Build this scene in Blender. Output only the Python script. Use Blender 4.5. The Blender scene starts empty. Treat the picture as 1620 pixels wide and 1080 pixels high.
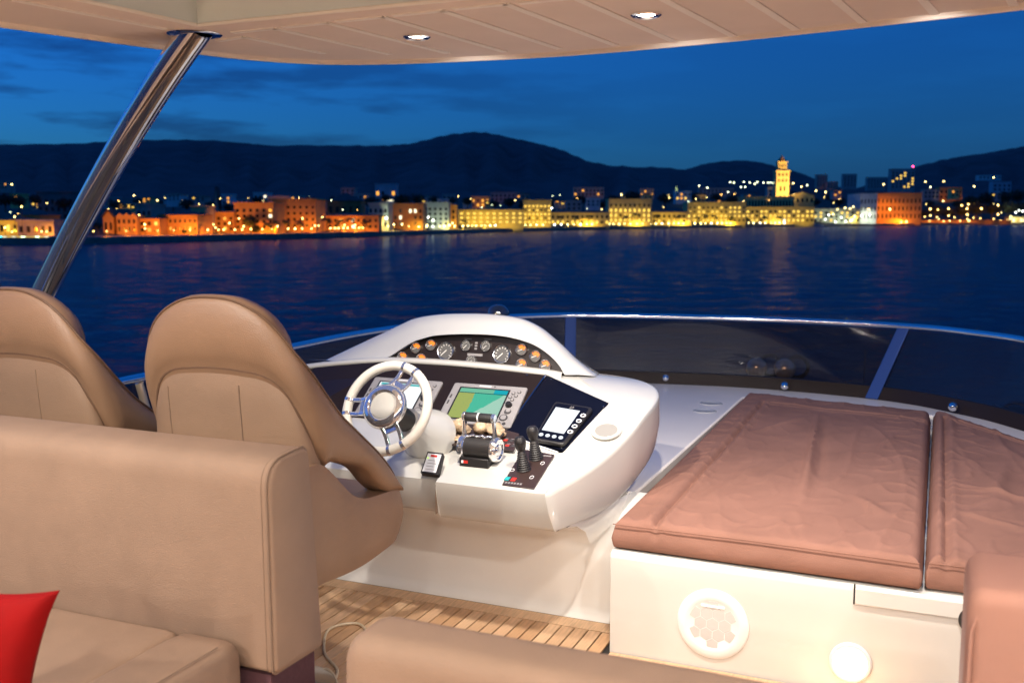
import bpy, bmesh, math, random
from mathutils import Vector, Matrix, noise
random.seed(7)
R = math.radians
S = bpy.context.scene
COL = S.collection

# ------------------------------------------------------------------ camera
YAW, PIT, FPX = R(23.181), R(7.0), 1588.0
cam_d = bpy.data.cameras.new('camera'); cam = bpy.data.objects.new('camera', cam_d); COL.objects.link(cam)
cam.location = (0, 0, 1.75); cam.rotation_euler = (R(90) - PIT, 0, YAW)
cam_d.sensor_width = 36; cam_d.sensor_fit = 'HORIZONTAL'; cam_d.lens = 36 * FPX / 1620
cam_d.clip_start = .05; cam_d.clip_end = 30000
cam_d.dof.use_dof = True; cam_d.dof.focus_distance = 4.1; cam_d.dof.aperture_fstop = 3.4
S.camera = cam

# ------------------------------------------------------------------ world: dusk sky, sun just under the horizon to port
W = bpy.data.worlds.new('World'); S.world = W; W.use_nodes = True
wn, wl = W.node_tree.nodes, W.node_tree.links
wn.clear()
def wnode(t, **k):
    n = wn.new(t)
    for a, b in k.items(): setattr(n, a, b)
    return n
sky = wnode('ShaderNodeTexSky', sky_type='NISHITA', sun_disc=False, sun_elevation=R(-1.2), sun_rotation=R(-93), altitude=0, air_density=1.0, dust_density=0.3, ozone_density=3.0)
tint = wnode('ShaderNodeMix', data_type='RGBA', blend_type='MULTIPLY'); tint.inputs[0].default_value = 1
tint.inputs[7].default_value = (0.08, 0.55, 1.34, 1)
wl.new(sky.outputs[0], tint.inputs[6])
air = wnode('ShaderNodeMix', data_type='RGBA', blend_type='MIX'); air.inputs[0].default_value = .5; air.inputs[7].default_value = (.003, .074, .27, 1)
wl.new(tint.outputs[2], air.inputs[6])
tc = wnode('ShaderNodeTexCoord')
mp = wnode('ShaderNodeMapping'); mp.inputs['Scale'].default_value = (2.2, 2.2, 13); mp.inputs['Location'].default_value = (.35, .1, .42)
nz = wnode('ShaderNodeTexNoise'); nz.inputs['Scale'].default_value = 2.1; nz.inputs['Detail'].default_value = 5; nz.inputs['Roughness'].default_value = .55
rp = wnode('ShaderNodeValToRGB'); rp.color_ramp.elements[0].position = .46; rp.color_ramp.elements[1].position = .57
rp.color_ramp.elements[0].color = (0, 0, 0, 1); rp.color_ramp.elements[1].color = (.8, .8, .8, 1)
cl = wnode('ShaderNodeMix', data_type='RGBA', blend_type='MIX')
dk = wnode('ShaderNodeMix', data_type='RGBA', blend_type='MULTIPLY'); dk.inputs[0].default_value = 1; dk.inputs[7].default_value = (.5, .36, .42, 1)
bg = wnode('ShaderNodeBackground'); bg.inputs[1].default_value = 0.26
wo = wnode('ShaderNodeOutputWorld')
wl.new(tc.outputs['Generated'], mp.inputs[0]); wl.new(mp.outputs[0], nz.inputs[0]); wl.new(nz.outputs[0], rp.inputs[0])
vd = wnode('ShaderNodeVectorMath', operation='DOT_PRODUCT'); vd.inputs[1].default_value = (-.80, .60, 0)      # the cloud bank lies to port
mk = wnode('ShaderNodeMapRange'); mk.inputs[1].default_value = .80; mk.inputs[2].default_value = .98; mk.inputs[3].default_value = .12; mk.inputs[4].default_value = 1.0
wl.new(tc.outputs['Generated'], vd.inputs[0]); wl.new(vd.outputs['Value'], mk.inputs[0])
cm = wnode('ShaderNodeMath', operation='MULTIPLY'); wl.new(rp.outputs[0], cm.inputs[0]); wl.new(mk.outputs[0], cm.inputs[1])
wl.new(cm.outputs[0], cl.inputs[0]); wl.new(air.outputs[2], cl.inputs[6]); wl.new(air.outputs[2], dk.inputs[6]); wl.new(dk.outputs[2], cl.inputs[7])
wl.new(cl.outputs[2], bg.inputs[0]); wl.new(bg.outputs[0], wo.inputs[0])

S.view_settings.view_transform = 'Standard'; S.view_settings.look = 'None'
S.view_settings.gamma = 1; S.view_settings.exposure = 2.3; S.view_settings.use_curve_mapping = False
S.render.engine = 'CYCLES'
S.cycles.use_denoising = True; S.cycles.denoiser = 'OPENIMAGEDENOISE'
S.cycles.use_light_tree = True; S.cycles.max_bounces = 8; S.cycles.sample_clamp_indirect = 6; S.cycles.sample_clamp_direct = 0
S.cycles.caustics_reflective = False; S.cycles.caustics_refractive = False
LAMP_W = 37.0                       # hardtop downlights
LAMP_C = (1.0, .91, .82)

# ------------------------------------------------------------------ materials
def mat(name, col, rough=.5, metal=0, bump=0, bscale=50, crease=0, cscale=14, emit=None, estr=0, var=0, vscale=8, coat=0, spec=.5, alpha=None, bdetail=3, sheen=0, stretch=None):
    m = bpy.data.materials.new(name); m.use_nodes = True
    n, l = m.node_tree.nodes, m.node_tree.links
    p = n['Principled BSDF']
    p.inputs['Base Color'].default_value = (*col, 1); p.inputs['Roughness'].default_value = rough
    p.inputs['Metallic'].default_value = metal; p.inputs['Specular IOR Level'].default_value = spec
    p.inputs['Coat Weight'].default_value = coat; p.inputs['Coat Roughness'].default_value = .08
    if sheen: p.inputs['Sheen Weight'].default_value = sheen
    if emit:
        p.inputs['Emission Color'].default_value = (*emit, 1); p.inputs['Emission Strength'].default_value = estr / 5
    co = None
    if bump or var:
        co = n.new('ShaderNodeTexCoord').outputs['Object']
        if stretch:
            mp = n.new('ShaderNodeMapping'); mp.inputs['Scale'].default_value = stretch
            l.new(co, mp.inputs[0]); co = mp.outputs[0]
    if var:
        t = n.new('ShaderNodeTexNoise'); t.inputs['Scale'].default_value = vscale; t.inputs['Detail'].default_value = 4
        l.new(co, t.inputs[0])
        mr = n.new('ShaderNodeMapRange'); mr.inputs['From Min'].default_value = .3; mr.inputs['From Max'].default_value = .7
        mr.inputs['To Min'].default_value = 1 - var; mr.inputs['To Max'].default_value = 1 + var
        l.new(t.outputs[0], mr.inputs[0])
        mx = n.new('ShaderNodeMix'); mx.data_type = 'RGBA'; mx.blend_type = 'MULTIPLY'; mx.inputs[0].default_value = 1
        mx.inputs[6].default_value = (*col, 1); l.new(mr.outputs[0], mx.inputs[7]); l.new(mx.outputs[2], p.inputs['Base Color'])
    if bump:
        t = n.new('ShaderNodeTexNoise'); t.inputs['Scale'].default_value = bscale; t.inputs['Detail'].default_value = bdetail
        l.new(co, t.inputs[0])
        b = n.new('ShaderNodeBump'); b.inputs['Strength'].default_value = bump; b.inputs['Distance'].default_value = .002 if bscale > 30 else .02
        l.new(t.outputs[0], b.inputs['Height']); l.new(b.outputs[0], p.inputs['Normal'])
        if crease:                            # soft hand-sized creases under the grain
            t2 = n.new('ShaderNodeTexNoise'); t2.inputs['Scale'].default_value = cscale; t2.inputs['Detail'].default_value = 4; t2.inputs['Distortion'].default_value = 1.2
            l.new(co, t2.inputs[0]); b2 = n.new('ShaderNodeBump'); b2.inputs['Strength'].default_value = crease; b2.inputs['Distance'].default_value = .012
            l.new(t2.outputs[0], b2.inputs['Height']); l.new(b2.outputs[0], b.inputs['Normal'])
    return m
M = {}
M['gel'] = mat('white_gelcoat', (.62, .60, .545), .20, coat=.7, bump=.04, bscale=14, var=.02, vscale=3)
M['gel_cool'] = mat('white_moulding', (.76, .76, .73), .3, coat=.2, bump=.05, bscale=18, var=.03, vscale=4)
M['ceil'] = mat('hardtop_liner', (.84, .765, .725), .55, bump=.15, bscale=300, var=.03, vscale=5)
M['bead'] = mat('liner_bead', (.97, .96, .94), .45, bump=.05, bscale=200)
M['leather'] = mat('tan_leather', (.258, .152, .088), .45, bump=.6, bscale=330, crease=.16, cscale=9, var=.05, vscale=6, bdetail=2)
M['leather2'] = mat('tan_leather_panel', (.252, .157, .096), .55, bump=.6, bscale=330, crease=.2, cscale=8, var=.05, vscale=7, bdetail=2)
M['piping'] = mat('dark_piping', (.13, .07, .038), .6, bump=.2, bscale=400)
M['sofa'] = mat('taupe_sofa_fabric', (.262, .172, .116), .7, bump=.9, bscale=420, var=.06, vscale=9, bdetail=2, spec=.3, crease=.2, cscale=5)
M['sofa_seam'] = mat('sofa_seam', (.2, .13, .085), .8, bump=.3, bscale=500)
M['sun'] = mat('sunpad_fabric', (.265, .132, .094), .8, bump=.7, bscale=420, var=.10, vscale=4, bdetail=2, spec=.2, crease=.22, cscale=7)
M['pink'] = mat('pink_taupe_fabric', (.36, .178, .125), .75, crease=.25, cscale=6, bump=.6, bscale=900, var=.05, vscale=6, bdetail=2)
M['plinth'] = mat('plum_carpet', (.075, .028, .035), .9, bump=.8, bscale=300, var=.1, vscale=60)
M['chrome'] = mat('polished_steel', (.90, .89, .88), .10, 1)
M['goldlit'] = mat('gold_lit_steel', (.92, .74, .52), .16, .6, bump=.1, bscale=60)  # steel, with the gold of reflected lamps put into its colour
M['pillar'] = mat('pillar_steel', (.92, .90, .88), .05, .93)
M['postsky'] = mat('sky_tinted_post', (.02, .06, .22), .4, .3, bump=.05, bscale=80)  # the sky mirrored in the steel posts is put into their colour
M['dome'] = mat('dome_glass', (.01, .01, .012), .04, spec=1.0, coat=1)
M['emblem'] = mat('hub_emblem', (.46, .44, .39), .4, bump=.3, bscale=120)
M['trim'] = mat('bright_trim', (.86, .85, .84), .09, .9)
M['steel'] = mat('brushed_steel', (.62, .62, .63), .22, 1, bump=.1, bscale=120)
M['black'] = mat('gloss_black_panel', (.020, .013, .011), .32, spec=.25, bump=.03, bscale=20)
M['navy'] = mat('gloss_navy_panel', (.004, .005, .012), .38, spec=.10, bump=.03, bscale=20)
M['rubber'] = mat('black_rubber', (.022, .019, .018), .5, bump=.2, bscale=200)
M['blackplastic'] = mat('black_plastic', (.018, .016, .016), .4, bump=.25, bscale=500)
M['brownplate'] = mat('brown_switch_plate', (.05, .030, .026), .35, bump=.1, bscale=200)
M['grey'] = mat('grey_bezel', (.30, .28, .27), .45, bump=.15, bscale=500, var=.04, vscale=30)
M['darkgrey'] = mat('dark_grey_button', (.06, .055, .055), .45, bump=.1, bscale=300)
M['cream'] = mat('cream_leather', (.70, .66, .57), .45, bump=.25, bscale=500, var=.03, vscale=20)
M['white'] = mat('white_print', (.8, .8, .8), .5, bump=.05, bscale=100)
M['red'] = mat('red_cushion', (.23, .001, .001), .75, bump=.5, bscale=700, var=.08, vscale=14, bdetail=2, spec=.15)
M['redp'] = mat('red_print', (.6, .03, .02), .5, bump=.05, bscale=100)
M['cyanp'] = mat('teal_print', (.02, .4, .42), .5, bump=.05, bscale=100)
M['shell'] = mat('beige_resin', (.55, .40, .25), .45, bump=.8, bscale=120, var=.3, vscale=60)
M['caulk'] = mat('black_caulk', (.015, .013, .012), .7, bump=.2, bscale=200)
M['cable'] = mat('cream_cable', (.62, .50, .33), .5, bump=.1, bscale=200)
M['hexcell'] = mat('grille_cell', (.56, .545, .51), .7, bump=.6, bscale=900)
M['amber'] = mat('amber_gauge_light', (.2, .07, .01), .4, emit=(1, .22, .012), estr=1.5, bump=.02, bscale=50)
M['dial'] = mat('gauge_dial', (.13, .125, .12), .75, spec=.12, bump=.1, bscale=300)
M['tick'] = mat('gauge_tick', (.75, .73, .68), .5, emit=(1, .85, .65), estr=.12, bump=.02, bscale=50)
def teak(k):
    c = [(.58, .36, .20), (.66, .43, .25), (.53, .31, .16), (.62, .39, .225)][k]
    return mat('teak_plank', c, .55, bump=.4, bscale=90, var=.16, vscale=22, stretch=(6, .5, 6))
TEAK = [teak(k) for k in range(4)]
def emis(name, c, s, sample=True):
    m = bpy.data.materials.new(name); m.use_nodes = True
    n, l = m.node_tree.nodes, m.node_tree.links; n.clear()
    e = n.new('ShaderNodeEmission'); e.inputs[0].default_value = (*c, 1); e.inputs[1].default_value = s / 5
    o = n.new('ShaderNodeOutputMaterial'); l.new(e.outputs[0], o.inputs[0])
    if not sample: m.cycles.emission_sampling = 'NONE'
    return m
M['lens'] = emis('downlight_lens', (1, .95, .88), 30, False)
M['courtesy'] = emis('courtesy_lens', (1, .96, .9), 6, False)
M['screenwhite'] = emis('white_screen', (.93, .97, 1), 1.25)
def screen_mat():
    # chart picture: olive land, teal sea, pale shoal wedge, header bar; flat print in the display's own u,v
    m = bpy.data.materials.new('chart_screen'); m.use_nodes = True
    n, l = m.node_tree.nodes, m.node_tree.links; n.clear()
    uv = n.new('ShaderNodeUVMap'); sx = n.new('ShaderNodeSeparateXYZ'); l.new(uv.outputs[0], sx.inputs[0])
    def mth(op, a, b):
        q = n.new('ShaderNodeMath'); q.operation = op
        for i, v in enumerate((a, b)):
            if isinstance(v, (int, float)): q.inputs[i].default_value = v
            else: l.new(v, q.inputs[i])
        return q.outputs[0]
    def mix(f, a, b):
        q = n.new('ShaderNodeMix'); q.data_type = 'RGBA'; l.new(f, q.inputs[0])
        for i, v in ((6, a), (7, b)):
            if isinstance(v, tuple): q.inputs[i].default_value = (*v, 1)
            else: l.new(v, q.inputs[i])
        return q.outputs[2]
    u, v = sx.outputs[0], sx.outputs[1]
    nz = n.new('ShaderNodeTexNoise'); nz.inputs['Scale'].default_value = 6; nz.inputs['Detail'].default_value = 5; l.new(uv.outputs[0], nz.inputs[0])
    wob = mth('MULTIPLY', mth('SUBTRACT', nz.outputs[0], .5), .10)
    land = mth('LESS_THAN', mth('ADD', u, wob), .34)
    shoal = mth('GREATER_THAN', mth('ADD', mth('SUBTRACT', u, mth('MULTIPLY', v, .75)), wob), .33)
    c = mix(shoal, (.10, .62, .42), (.46, .78, .62)); c = mix(land, c, (.46, .54, .16))
    sp = n.new('ShaderNodeTexVoronoi'); sp.inputs['Scale'].default_value = 26; l.new(uv.outputs[0], sp.inputs[0])
    c = mix(mth('LESS_THAN', sp.outputs['Distance'], .11), c, (.05, .30, .25))
    bar = mth('GREATER_THAN', v, .86); c = mix(bar, c, (.22, .62, .42))
    bl = mth('MULTIPLY', bar, mth('GREATER_THAN', u, .72)); c = mix(bl, c, (.02, .50, .60))
    ln = mth('LESS_THAN', mth('ABSOLUTE', mth('SUBTRACT', v, .855), 0), .012); c = mix(ln, c, (.02, .12, .14))
    e = n.new('ShaderNodeEmission'); l.new(c, e.inputs[0]); e.inputs[1].default_value = .17
    o = n.new('ShaderNodeOutputMaterial'); l.new(e.outputs[0], o.inputs[0])
    return m
M['chart'] = screen_mat()
def tint_glass():
    m = bpy.data.materials.new('tinted_windscreen'); m.use_nodes = True
    n, l = m.node_tree.nodes, m.node_tree.links; n.clear()
    t = n.new('ShaderNodeBsdfTransparent'); t.inputs[0].default_value = (.40, .34, .32, 1)
    g = n.new('ShaderNodeBsdfGlossy'); g.inputs['Roughness'].default_value = .03; g.inputs[0].default_value = (.8, .8, .8, 1)
    d = n.new('ShaderNodeBsdfDiffuse'); d.inputs[0].default_value = (.03, .025, .025, 1)
    a = n.new('ShaderNodeMixShader'); a.inputs[0].default_value = .22; l.new(t.outputs[0], a.inputs[1]); l.new(d.outputs[0], a.inputs[2])
    f = n.new('ShaderNodeFresnel'); f.inputs[0].default_value = 1.45
    x = n.new('ShaderNodeMixShader'); l.new(f.outputs[0], x.inputs[0]); l.new(a.outputs[0], x.inputs[1]); l.new(g.outputs[0], x.inputs[2])
    o = n.new('ShaderNodeOutputMaterial'); l.new(x.outputs[0], o.inputs[0])
    return m
M['tint'] = tint_glass()
def clear_glass():
    m = bpy.data.materials.new('thin_clear_glass'); m.use_nodes = True
    n, l = m.node_tree.nodes, m.node_tree.links; n.clear()
    t = n.new('ShaderNodeBsdfTransparent'); g = n.new('ShaderNodeBsdfGlossy'); g.inputs['Roughness'].default_value = .02
    f = n.new('ShaderNodeFresnel'); f.inputs[0].default_value = 1.5
    x = n.new('ShaderNodeMixShader'); l.new(f.outputs[0], x.inputs[0]); l.new(t.outputs[0], x.inputs[1]); l.new(g.outputs[0], x.inputs[2])
    o = n.new('ShaderNodeOutputMaterial'); l.new(x.outputs[0], o.inputs[0])
    return m
M['glass'] = clear_glass()

# ------------------------------------------------------------------ mesh helpers
def wloc(o):
    v = Vector((0, 0, 0))
    while o: v += o.location; o = o.parent
    return v
class MB:
    def __init__(s): s.v = []; s.f = []
    def add(s, vs, fs):
        k = len(s.v); s.v += [tuple(x) for x in vs]; s.f += [tuple(i + k for i in f) for f in fs]; return s
    def box(s, a, b):
        x0, y0, z0 = a; x1, y1, z1 = b
        return s.add([(x0, y0, z0), (x1, y0, z0), (x1, y1, z0), (x0, y1, z0), (x0, y0, z1), (x1, y0, z1), (x1, y1, z1), (x0, y1, z1)],
                     [(3, 2, 1, 0), (4, 5, 6, 7), (0, 1, 5, 4), (1, 2, 6, 5), (2, 3, 7, 6), (3, 0, 4, 7)])
    def obox(s, c, ax, ay, az):            # centre and three half-axis vectors
        c, ax, ay, az = map(Vector, (c, ax, ay, az)); vs = []
        for k in (-1, 1):
            for i, j in ((-1, -1), (1, -1), (1, 1), (-1, 1)): vs.append(c + ax * i + ay * j + az * k)
        return s.add(vs, [(3, 2, 1, 0), (4, 5, 6, 7), (0, 1, 5, 4), (1, 2, 6, 5), (2, 3, 7, 6), (3, 0, 4, 7)])
    def tube(s, pts, r, n=8, closed=False, cap=True):
        pts = [Vector(p) for p in pts]; m = len(pts); vs = []; up = None
        for i, p in enumerate(pts):
            a = pts[(i - 1) % m] if (closed or i > 0) else p; b = pts[(i + 1) % m] if (closed or i < m - 1) else p
            t = (b - a).normalized()
            if up is None:
                up = t.orthogonal().normalized()
            up = (up - t * up.dot(t)); up = up.normalized() if up.length > 1e-6 else t.orthogonal().normalized()
            w = t.cross(up); rr = r[i] if isinstance(r, (list, tuple)) else r
            for k in range(n):
                g = 2 * math.pi * k / n; vs.append(p + up * (math.cos(g) * rr) + w * (math.sin(g) * rr))
        fs = []
        for i in range(m if closed else m - 1):
            j = (i + 1) % m
            for k in range(n): fs.append((i * n + k, i * n + (k + 1) % n, j * n + (k + 1) % n, j * n + k))
        if cap and not closed:
            fs.append(tuple(range(n))[::-1]); fs.append(tuple((m - 1) * n + k for k in range(n)))
        return s.add(vs, fs)
    def lathe(s, prof, c, axis=(0, 0, 1), n=24, cap=True):     # prof: (radius, height) pairs along axis
        c, ax = Vector(c), Vector(axis).normalized(); u = ax.orthogonal().normalized(); w = ax.cross(u); vs = []; fs = []
        for r, h in prof:
            for k in range(n):
                g = 2 * math.pi * k / n; vs.append(c + ax * h + (u * math.cos(g) + w * math.sin(g)) * max(r, 1e-5))
        for i in range(len(prof) - 1):
            for k in range(n): fs.append((i * n + k, i * n + (k + 1) % n, (i + 1) * n + (k + 1) % n, (i + 1) * n + k))
        if cap: fs.append(tuple(range(n))[::-1]); fs.append(tuple((len(prof) - 1) * n + k for k in range(n)))
        return s.add(vs, fs)
    def prism(s, poly, d):                 # polygon (3-D points) swept by vector d
        k = len(poly); d = Vector(d); vs = [Vector(p) for p in poly] + [Vector(p) + d for p in poly]
        return s.add(vs, [tuple(range(k))[::-1], tuple(range(k, 2 * k))] + [(i, (i + 1) % k, k + (i + 1) % k, k + i) for i in range(k)])
    def grid(s, rows, close_u=False):      # rows of points
        k = len(rows[0]); vs = [p for r in rows for p in r]; fs = []
        for i in range(len(rows) - 1):
            for j in range(k if close_u else k - 1):
                fs.append((i * k + j, i * k + (j + 1) % k, (i + 1) * k + (j + 1) % k, (i + 1) * k + j))
        return s.add(vs, fs)
    def ball(s, c, r, n=16, m=10):
        rx, ry, rz = r if isinstance(r, (tuple, list)) else (r, r, r); rows = []
        for i in range(m + 1):
            a = math.pi * i / m - math.pi / 2
            rows.append([(c[0] + rx * math.cos(a) * math.cos(2 * math.pi * k / n), c[1] + ry * math.cos(a) * math.sin(2 * math.pi * k / n), c[2] + rz * math.sin(a)) for k in range(n)])
        return s.grid(rows, True)
    def mesh(s, name, m, org=(0, 0, 0), ang=38, merge=1e-5):
        me = bpy.data.meshes.new(name); bm = bmesh.new(); o = Vector(org)
        vs = [bm.verts.new(Vector(p) - o) for p in s.v]
        for f in s.f:
            if len(set(f)) >= 3:
                try: bm.faces.new([vs[i] for i in f])
                except ValueError: pass
        if merge: bmesh.ops.remove_doubles(bm, verts=bm.verts, dist=merge)
        bmesh.ops.recalc_face_normals(bm, faces=bm.faces)
        for f in bm.faces: f.smooth = True
        for e in bm.edges:
            if len(e.link_faces) == 2 and e.calc_face_angle(0) > R(ang): e.smooth = False
        bm.to_mesh(me); bm.free()
        if m: me.materials.append(m)
        return me
    def build(s, name, m, parent=None, bevel=0, seg=2, ang=38, label=None, merge=1e-5, sub=0):
        org = wloc(parent) if parent else Vector((0, 0, 0))
        o = bpy.data.objects.new(name, s.mesh(name, m, org, ang, merge)); COL.objects.link(o)
        if parent: o.parent = parent
        if bevel:
            b = o.modifiers.new('bevel', 'BEVEL'); b.width = bevel; b.segments = seg; b.limit_method = 'ANGLE'; b.angle_limit = R(30)
        if sub:
            u = o.modifiers.new('sub', 'SUBSURF'); u.levels = sub; u.render_levels = sub
        if label: o['label'] = label
        return o
def thing(name, label, cat, loc=(0, 0, 0), group=None, rotz=0):
    o = bpy.data.objects.new(name, None); COL.objects.link(o); o.location = loc; o.rotation_euler = (0, 0, rotz)
    o.empty_display_size = .2; o['label'] = label; o['category'] = cat
    if group: o['group'] = group
    return o
def tag(o, label, cat, group=None):
    o['label'] = label; o['category'] = cat
    if group: o['group'] = group
    return o
def struct(o, label=None):
    o['kind'] = 'structure'
    if label: o['label'] = label
    return o
def inst(name, me, parent, loc, scale=(1, 1, 1), rot=(0, 0, 0)):
    o = bpy.data.objects.new(name, me); COL.objects.link(o); o.parent = parent; o.location = loc; o.scale = scale; o.rotation_euler = rot
    return o
def copy_tree(o, parent=None):
    c = o.copy(); COL.objects.link(c); c.parent = parent
    for ch in o.children: copy_tree(ch, c)
    return c
def spline(pts, n):                        # Catmull-Rom through pts, n samples per span
    P = [Vector(p) for p in pts]; out = []
    for i in range(len(P) - 1):
        a, b, c, d = P[max(i - 1, 0)], P[i], P[i + 1], P[min(i + 2, len(P) - 1)]
        for k in range(n):
            t = k / n
            out.append(.5 * ((2 * b) + (c - a) * t + (2 * a - 5 * b + 4 * c - d) * t * t + (3 * b - a - 3 * c + d) * t ** 3))
    out.append(P[-1]); return out
def rpoly(pts, r, n=5):                    # round the corners of a closed 2-D polygon
    out = []; k = len(pts)
    for i in range(k):
        p, a, b = Vector(pts[i]), Vector(pts[i - 1]), Vector(pts[(i + 1) % k])
        rr = r[i] if isinstance(r, (list, tuple)) else r
        da, db = (a - p), (b - p); q = min(rr, da.length * .49, db.length * .49)
        s0, s1 = p + da.normalized() * q, p + db.normalized() * q
        for j in range(n + 1):
            t = j / n; out.append((s0 * (1 - t) ** 2 + p * 2 * t * (1 - t) + s1 * t * t))
    return out

# ================================================================== THE SETTING
SEA = -4.0
def sea_mat():
    m = mat('sea_water', (.0015, .012, .042), .14, spec=.22)
    n, l = m.node_tree.nodes, m.node_tree.links; p = n['Principled BSDF']; p.inputs['IOR'].default_value = 1.20
    co = n.new('ShaderNodeTexCoord'); prev = None
    for sc, st, dist, stretch in ((.9, .8, .55, (.6, 1, 1)), (3.0, .7, .16, (.7, 1, 1))):
        mp = n.new('ShaderNodeMapping'); mp.inputs['Scale'].default_value = stretch; mp.inputs['Rotation'].default_value = (0, 0, -YAW)
        l.new(co.outputs['Object'], mp.inputs[0])
        t = n.new('ShaderNodeTexNoise'); t.inputs['Scale'].default_value = sc; t.inputs['Detail'].default_value = 5; t.inputs['Roughness'].default_value = .55
        l.new(mp.outputs[0], t.inputs[0])
        b = n.new('ShaderNodeBump'); b.inputs['Strength'].default_value = st; b.inputs['Distance'].default_value = dist
        l.new(t.outputs[0], b.inputs['Height'])
        if prev: l.new(prev.outputs[0], b.inputs['Normal'])
        prev = b
    n.remove(p)
    df = n.new('ShaderNodeBsdfDiffuse'); df.inputs[0].default_value = (.003, .034, .090, 1)
    gl = n.new('ShaderNodeBsdfGlossy'); gl.inputs['Roughness'].default_value = .14
    fr = n.new('ShaderNodeFresnel'); fr.inputs[0].default_value = 1.33
    mr = n.new('ShaderNodeMapRange'); mr.inputs[1].default_value = .02; mr.inputs[2].default_value = .6; mr.inputs[3].default_value = .03; mr.inputs[4].default_value = .40
    mx = n.new('ShaderNodeMixShader')
    for q in (df, gl, fr): l.new(prev.outputs[0], q.inputs['Normal'])
    l.new(fr.outputs[0], mr.inputs[0]); l.new(mr.outputs[0], mx.inputs[0]); l.new(df.outputs[0], mx.inputs[1]); l.new(gl.outputs[0], mx.inputs[2]); l.new(mx.outputs[0], n['Material Output'].inputs[0])
    return m
def build_sea():
    import numpy as np
    # one sheet out to the horizon, with real chop as far as the rows can carry it
    dense = np.radians(np.arange(-47, 47.01, .2)); coarse = np.radians(np.arange(53, 307.1, 6.35))
    th = np.concatenate([dense, coarse]); nd = len(th)
    r = np.concatenate([[.5, 3], 7 * np.exp(np.arange(0, np.log(950 / 7), .0042)), [1100, 1500, 2500, 5000, 9000, 16000]])
    RR, TT = np.meshgrid(r, th, indexing='ij'); ang = YAW + math.pi / 2 - TT
    X = RR * np.cos(ang); Y = RR * np.sin(ang); Z = np.full_like(X, SEA)
    g = np.random.default_rng(5); sp = np.maximum(RR * .0042, RR * .0036)
    for k in range(46):
        lam = .6 * (11 ** (k / 45)); a = YAW + math.pi / 2 + math.pi + g.normal(0, .75); ph = g.uniform(0, 6.283)
        w = np.clip((lam / (4 * sp) - .8) * 2, 0, 1) * np.clip((1000 - RR) / 200, 0, 1) * (np.abs(TT) < math.radians(46.9))
        q = (X * math.cos(a) + Y * math.sin(a)) * 2 * math.pi / lam + ph
        Z += .0032 * lam * w * np.sin(q + .5 * np.sin(q * .31 + X * .05)) * (.6 + .4 * np.sin(X * .021 + Y * .017 + k))
    nr = len(r); co = np.stack([X, Y, Z], -1).reshape(-1, 3)
    i, j = np.meshgrid(np.arange(nr - 1), np.arange(nd), indexing='ij'); j2 = (j + 1) % nd
    f = np.stack([i * nd + j, i * nd + j2, (i + 1) * nd + j2, (i + 1) * nd + j], -1).reshape(-1, 4)
    me = bpy.data.meshes.new('sea'); me.vertices.add(len(co)); me.vertices.foreach_set('co', co.ravel().astype('f4'))
    me.loops.add(f.size); me.loops.foreach_set('vertex_index', f.ravel().astype('i4')); me.polygons.add(len(f))
    me.polygons.foreach_set('loop_start', np.arange(0, f.size, 4, dtype='i4')); me.polygons.foreach_set('use_smooth', np.ones(len(f), dtype=bool))
    me.update(calc_edges=True); me.validate(); me.materials.append(sea_mat())
    if me.polygons[0].normal.z < 0: me.flip_normals()
    o = bpy.data.objects.new('sea', me); COL.objects.link(o); struct(o)
build_sea()

# bearings: a column of the view and a distance along the view axis give a place on the far shore
rt = Vector((math.cos(YAW), math.sin(YAW), 0)); fh = Vector((-math.sin(YAW), math.cos(YAW), 0)); UP = Vector((0, 0, 1))
def at(px, py, d):                         # column, row, distance -> world point
    return Vector((0, 0, 1.75)) + (fh * math.cos(PIT) - UP * math.sin(PIT)) * d + rt * ((px - 810) / FPX * d) - (fh * math.sin(PIT) + UP * math.cos(PIT)) * ((py - 540) / FPX * d)
SHORE = [(-260, 390), (0, 388), (160, 386), (250, 384), (330, 381.5), (400, 379.5), (500, 377), (600, 374), (700, 370), (800, 367), (900, 364.5), (1000, 362.5), (1100, 361), (1200, 359.5), (1300, 358), (1400, 357), (1500, 356), (1620, 355), (1900, 354)]
def shore_d(px):
    for (a, ya), (b, yb) in zip(SHORE, SHORE[1:]):
        if a <= px <= b or b == 1900:
            y = ya + (yb - ya) * (px - a) / (b - a); break
    else: y = 390
    r = at(px, y, 1.0) - Vector((0, 0, 1.75)); return (SEA - 1.75) / r.z
GZ = SEA + 1.5                             # quay level
def on_shore(px, off, z):                  # point above the shore line, off metres inland
    d = shore_d(px) + off; p = at(px, 345, d); p.z = z; return p

M['mount'] = mat('mountain_rock', (.13, .048, .052), .95, bump=1, bscale=.02, var=.35, vscale=.006)
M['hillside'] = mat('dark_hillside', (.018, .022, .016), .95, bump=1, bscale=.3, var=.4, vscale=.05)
M['quay'] = mat('quay_stone', (.22, .19, .15), .85, bump=.5, bscale=2, var=.2, vscale=.5)

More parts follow.
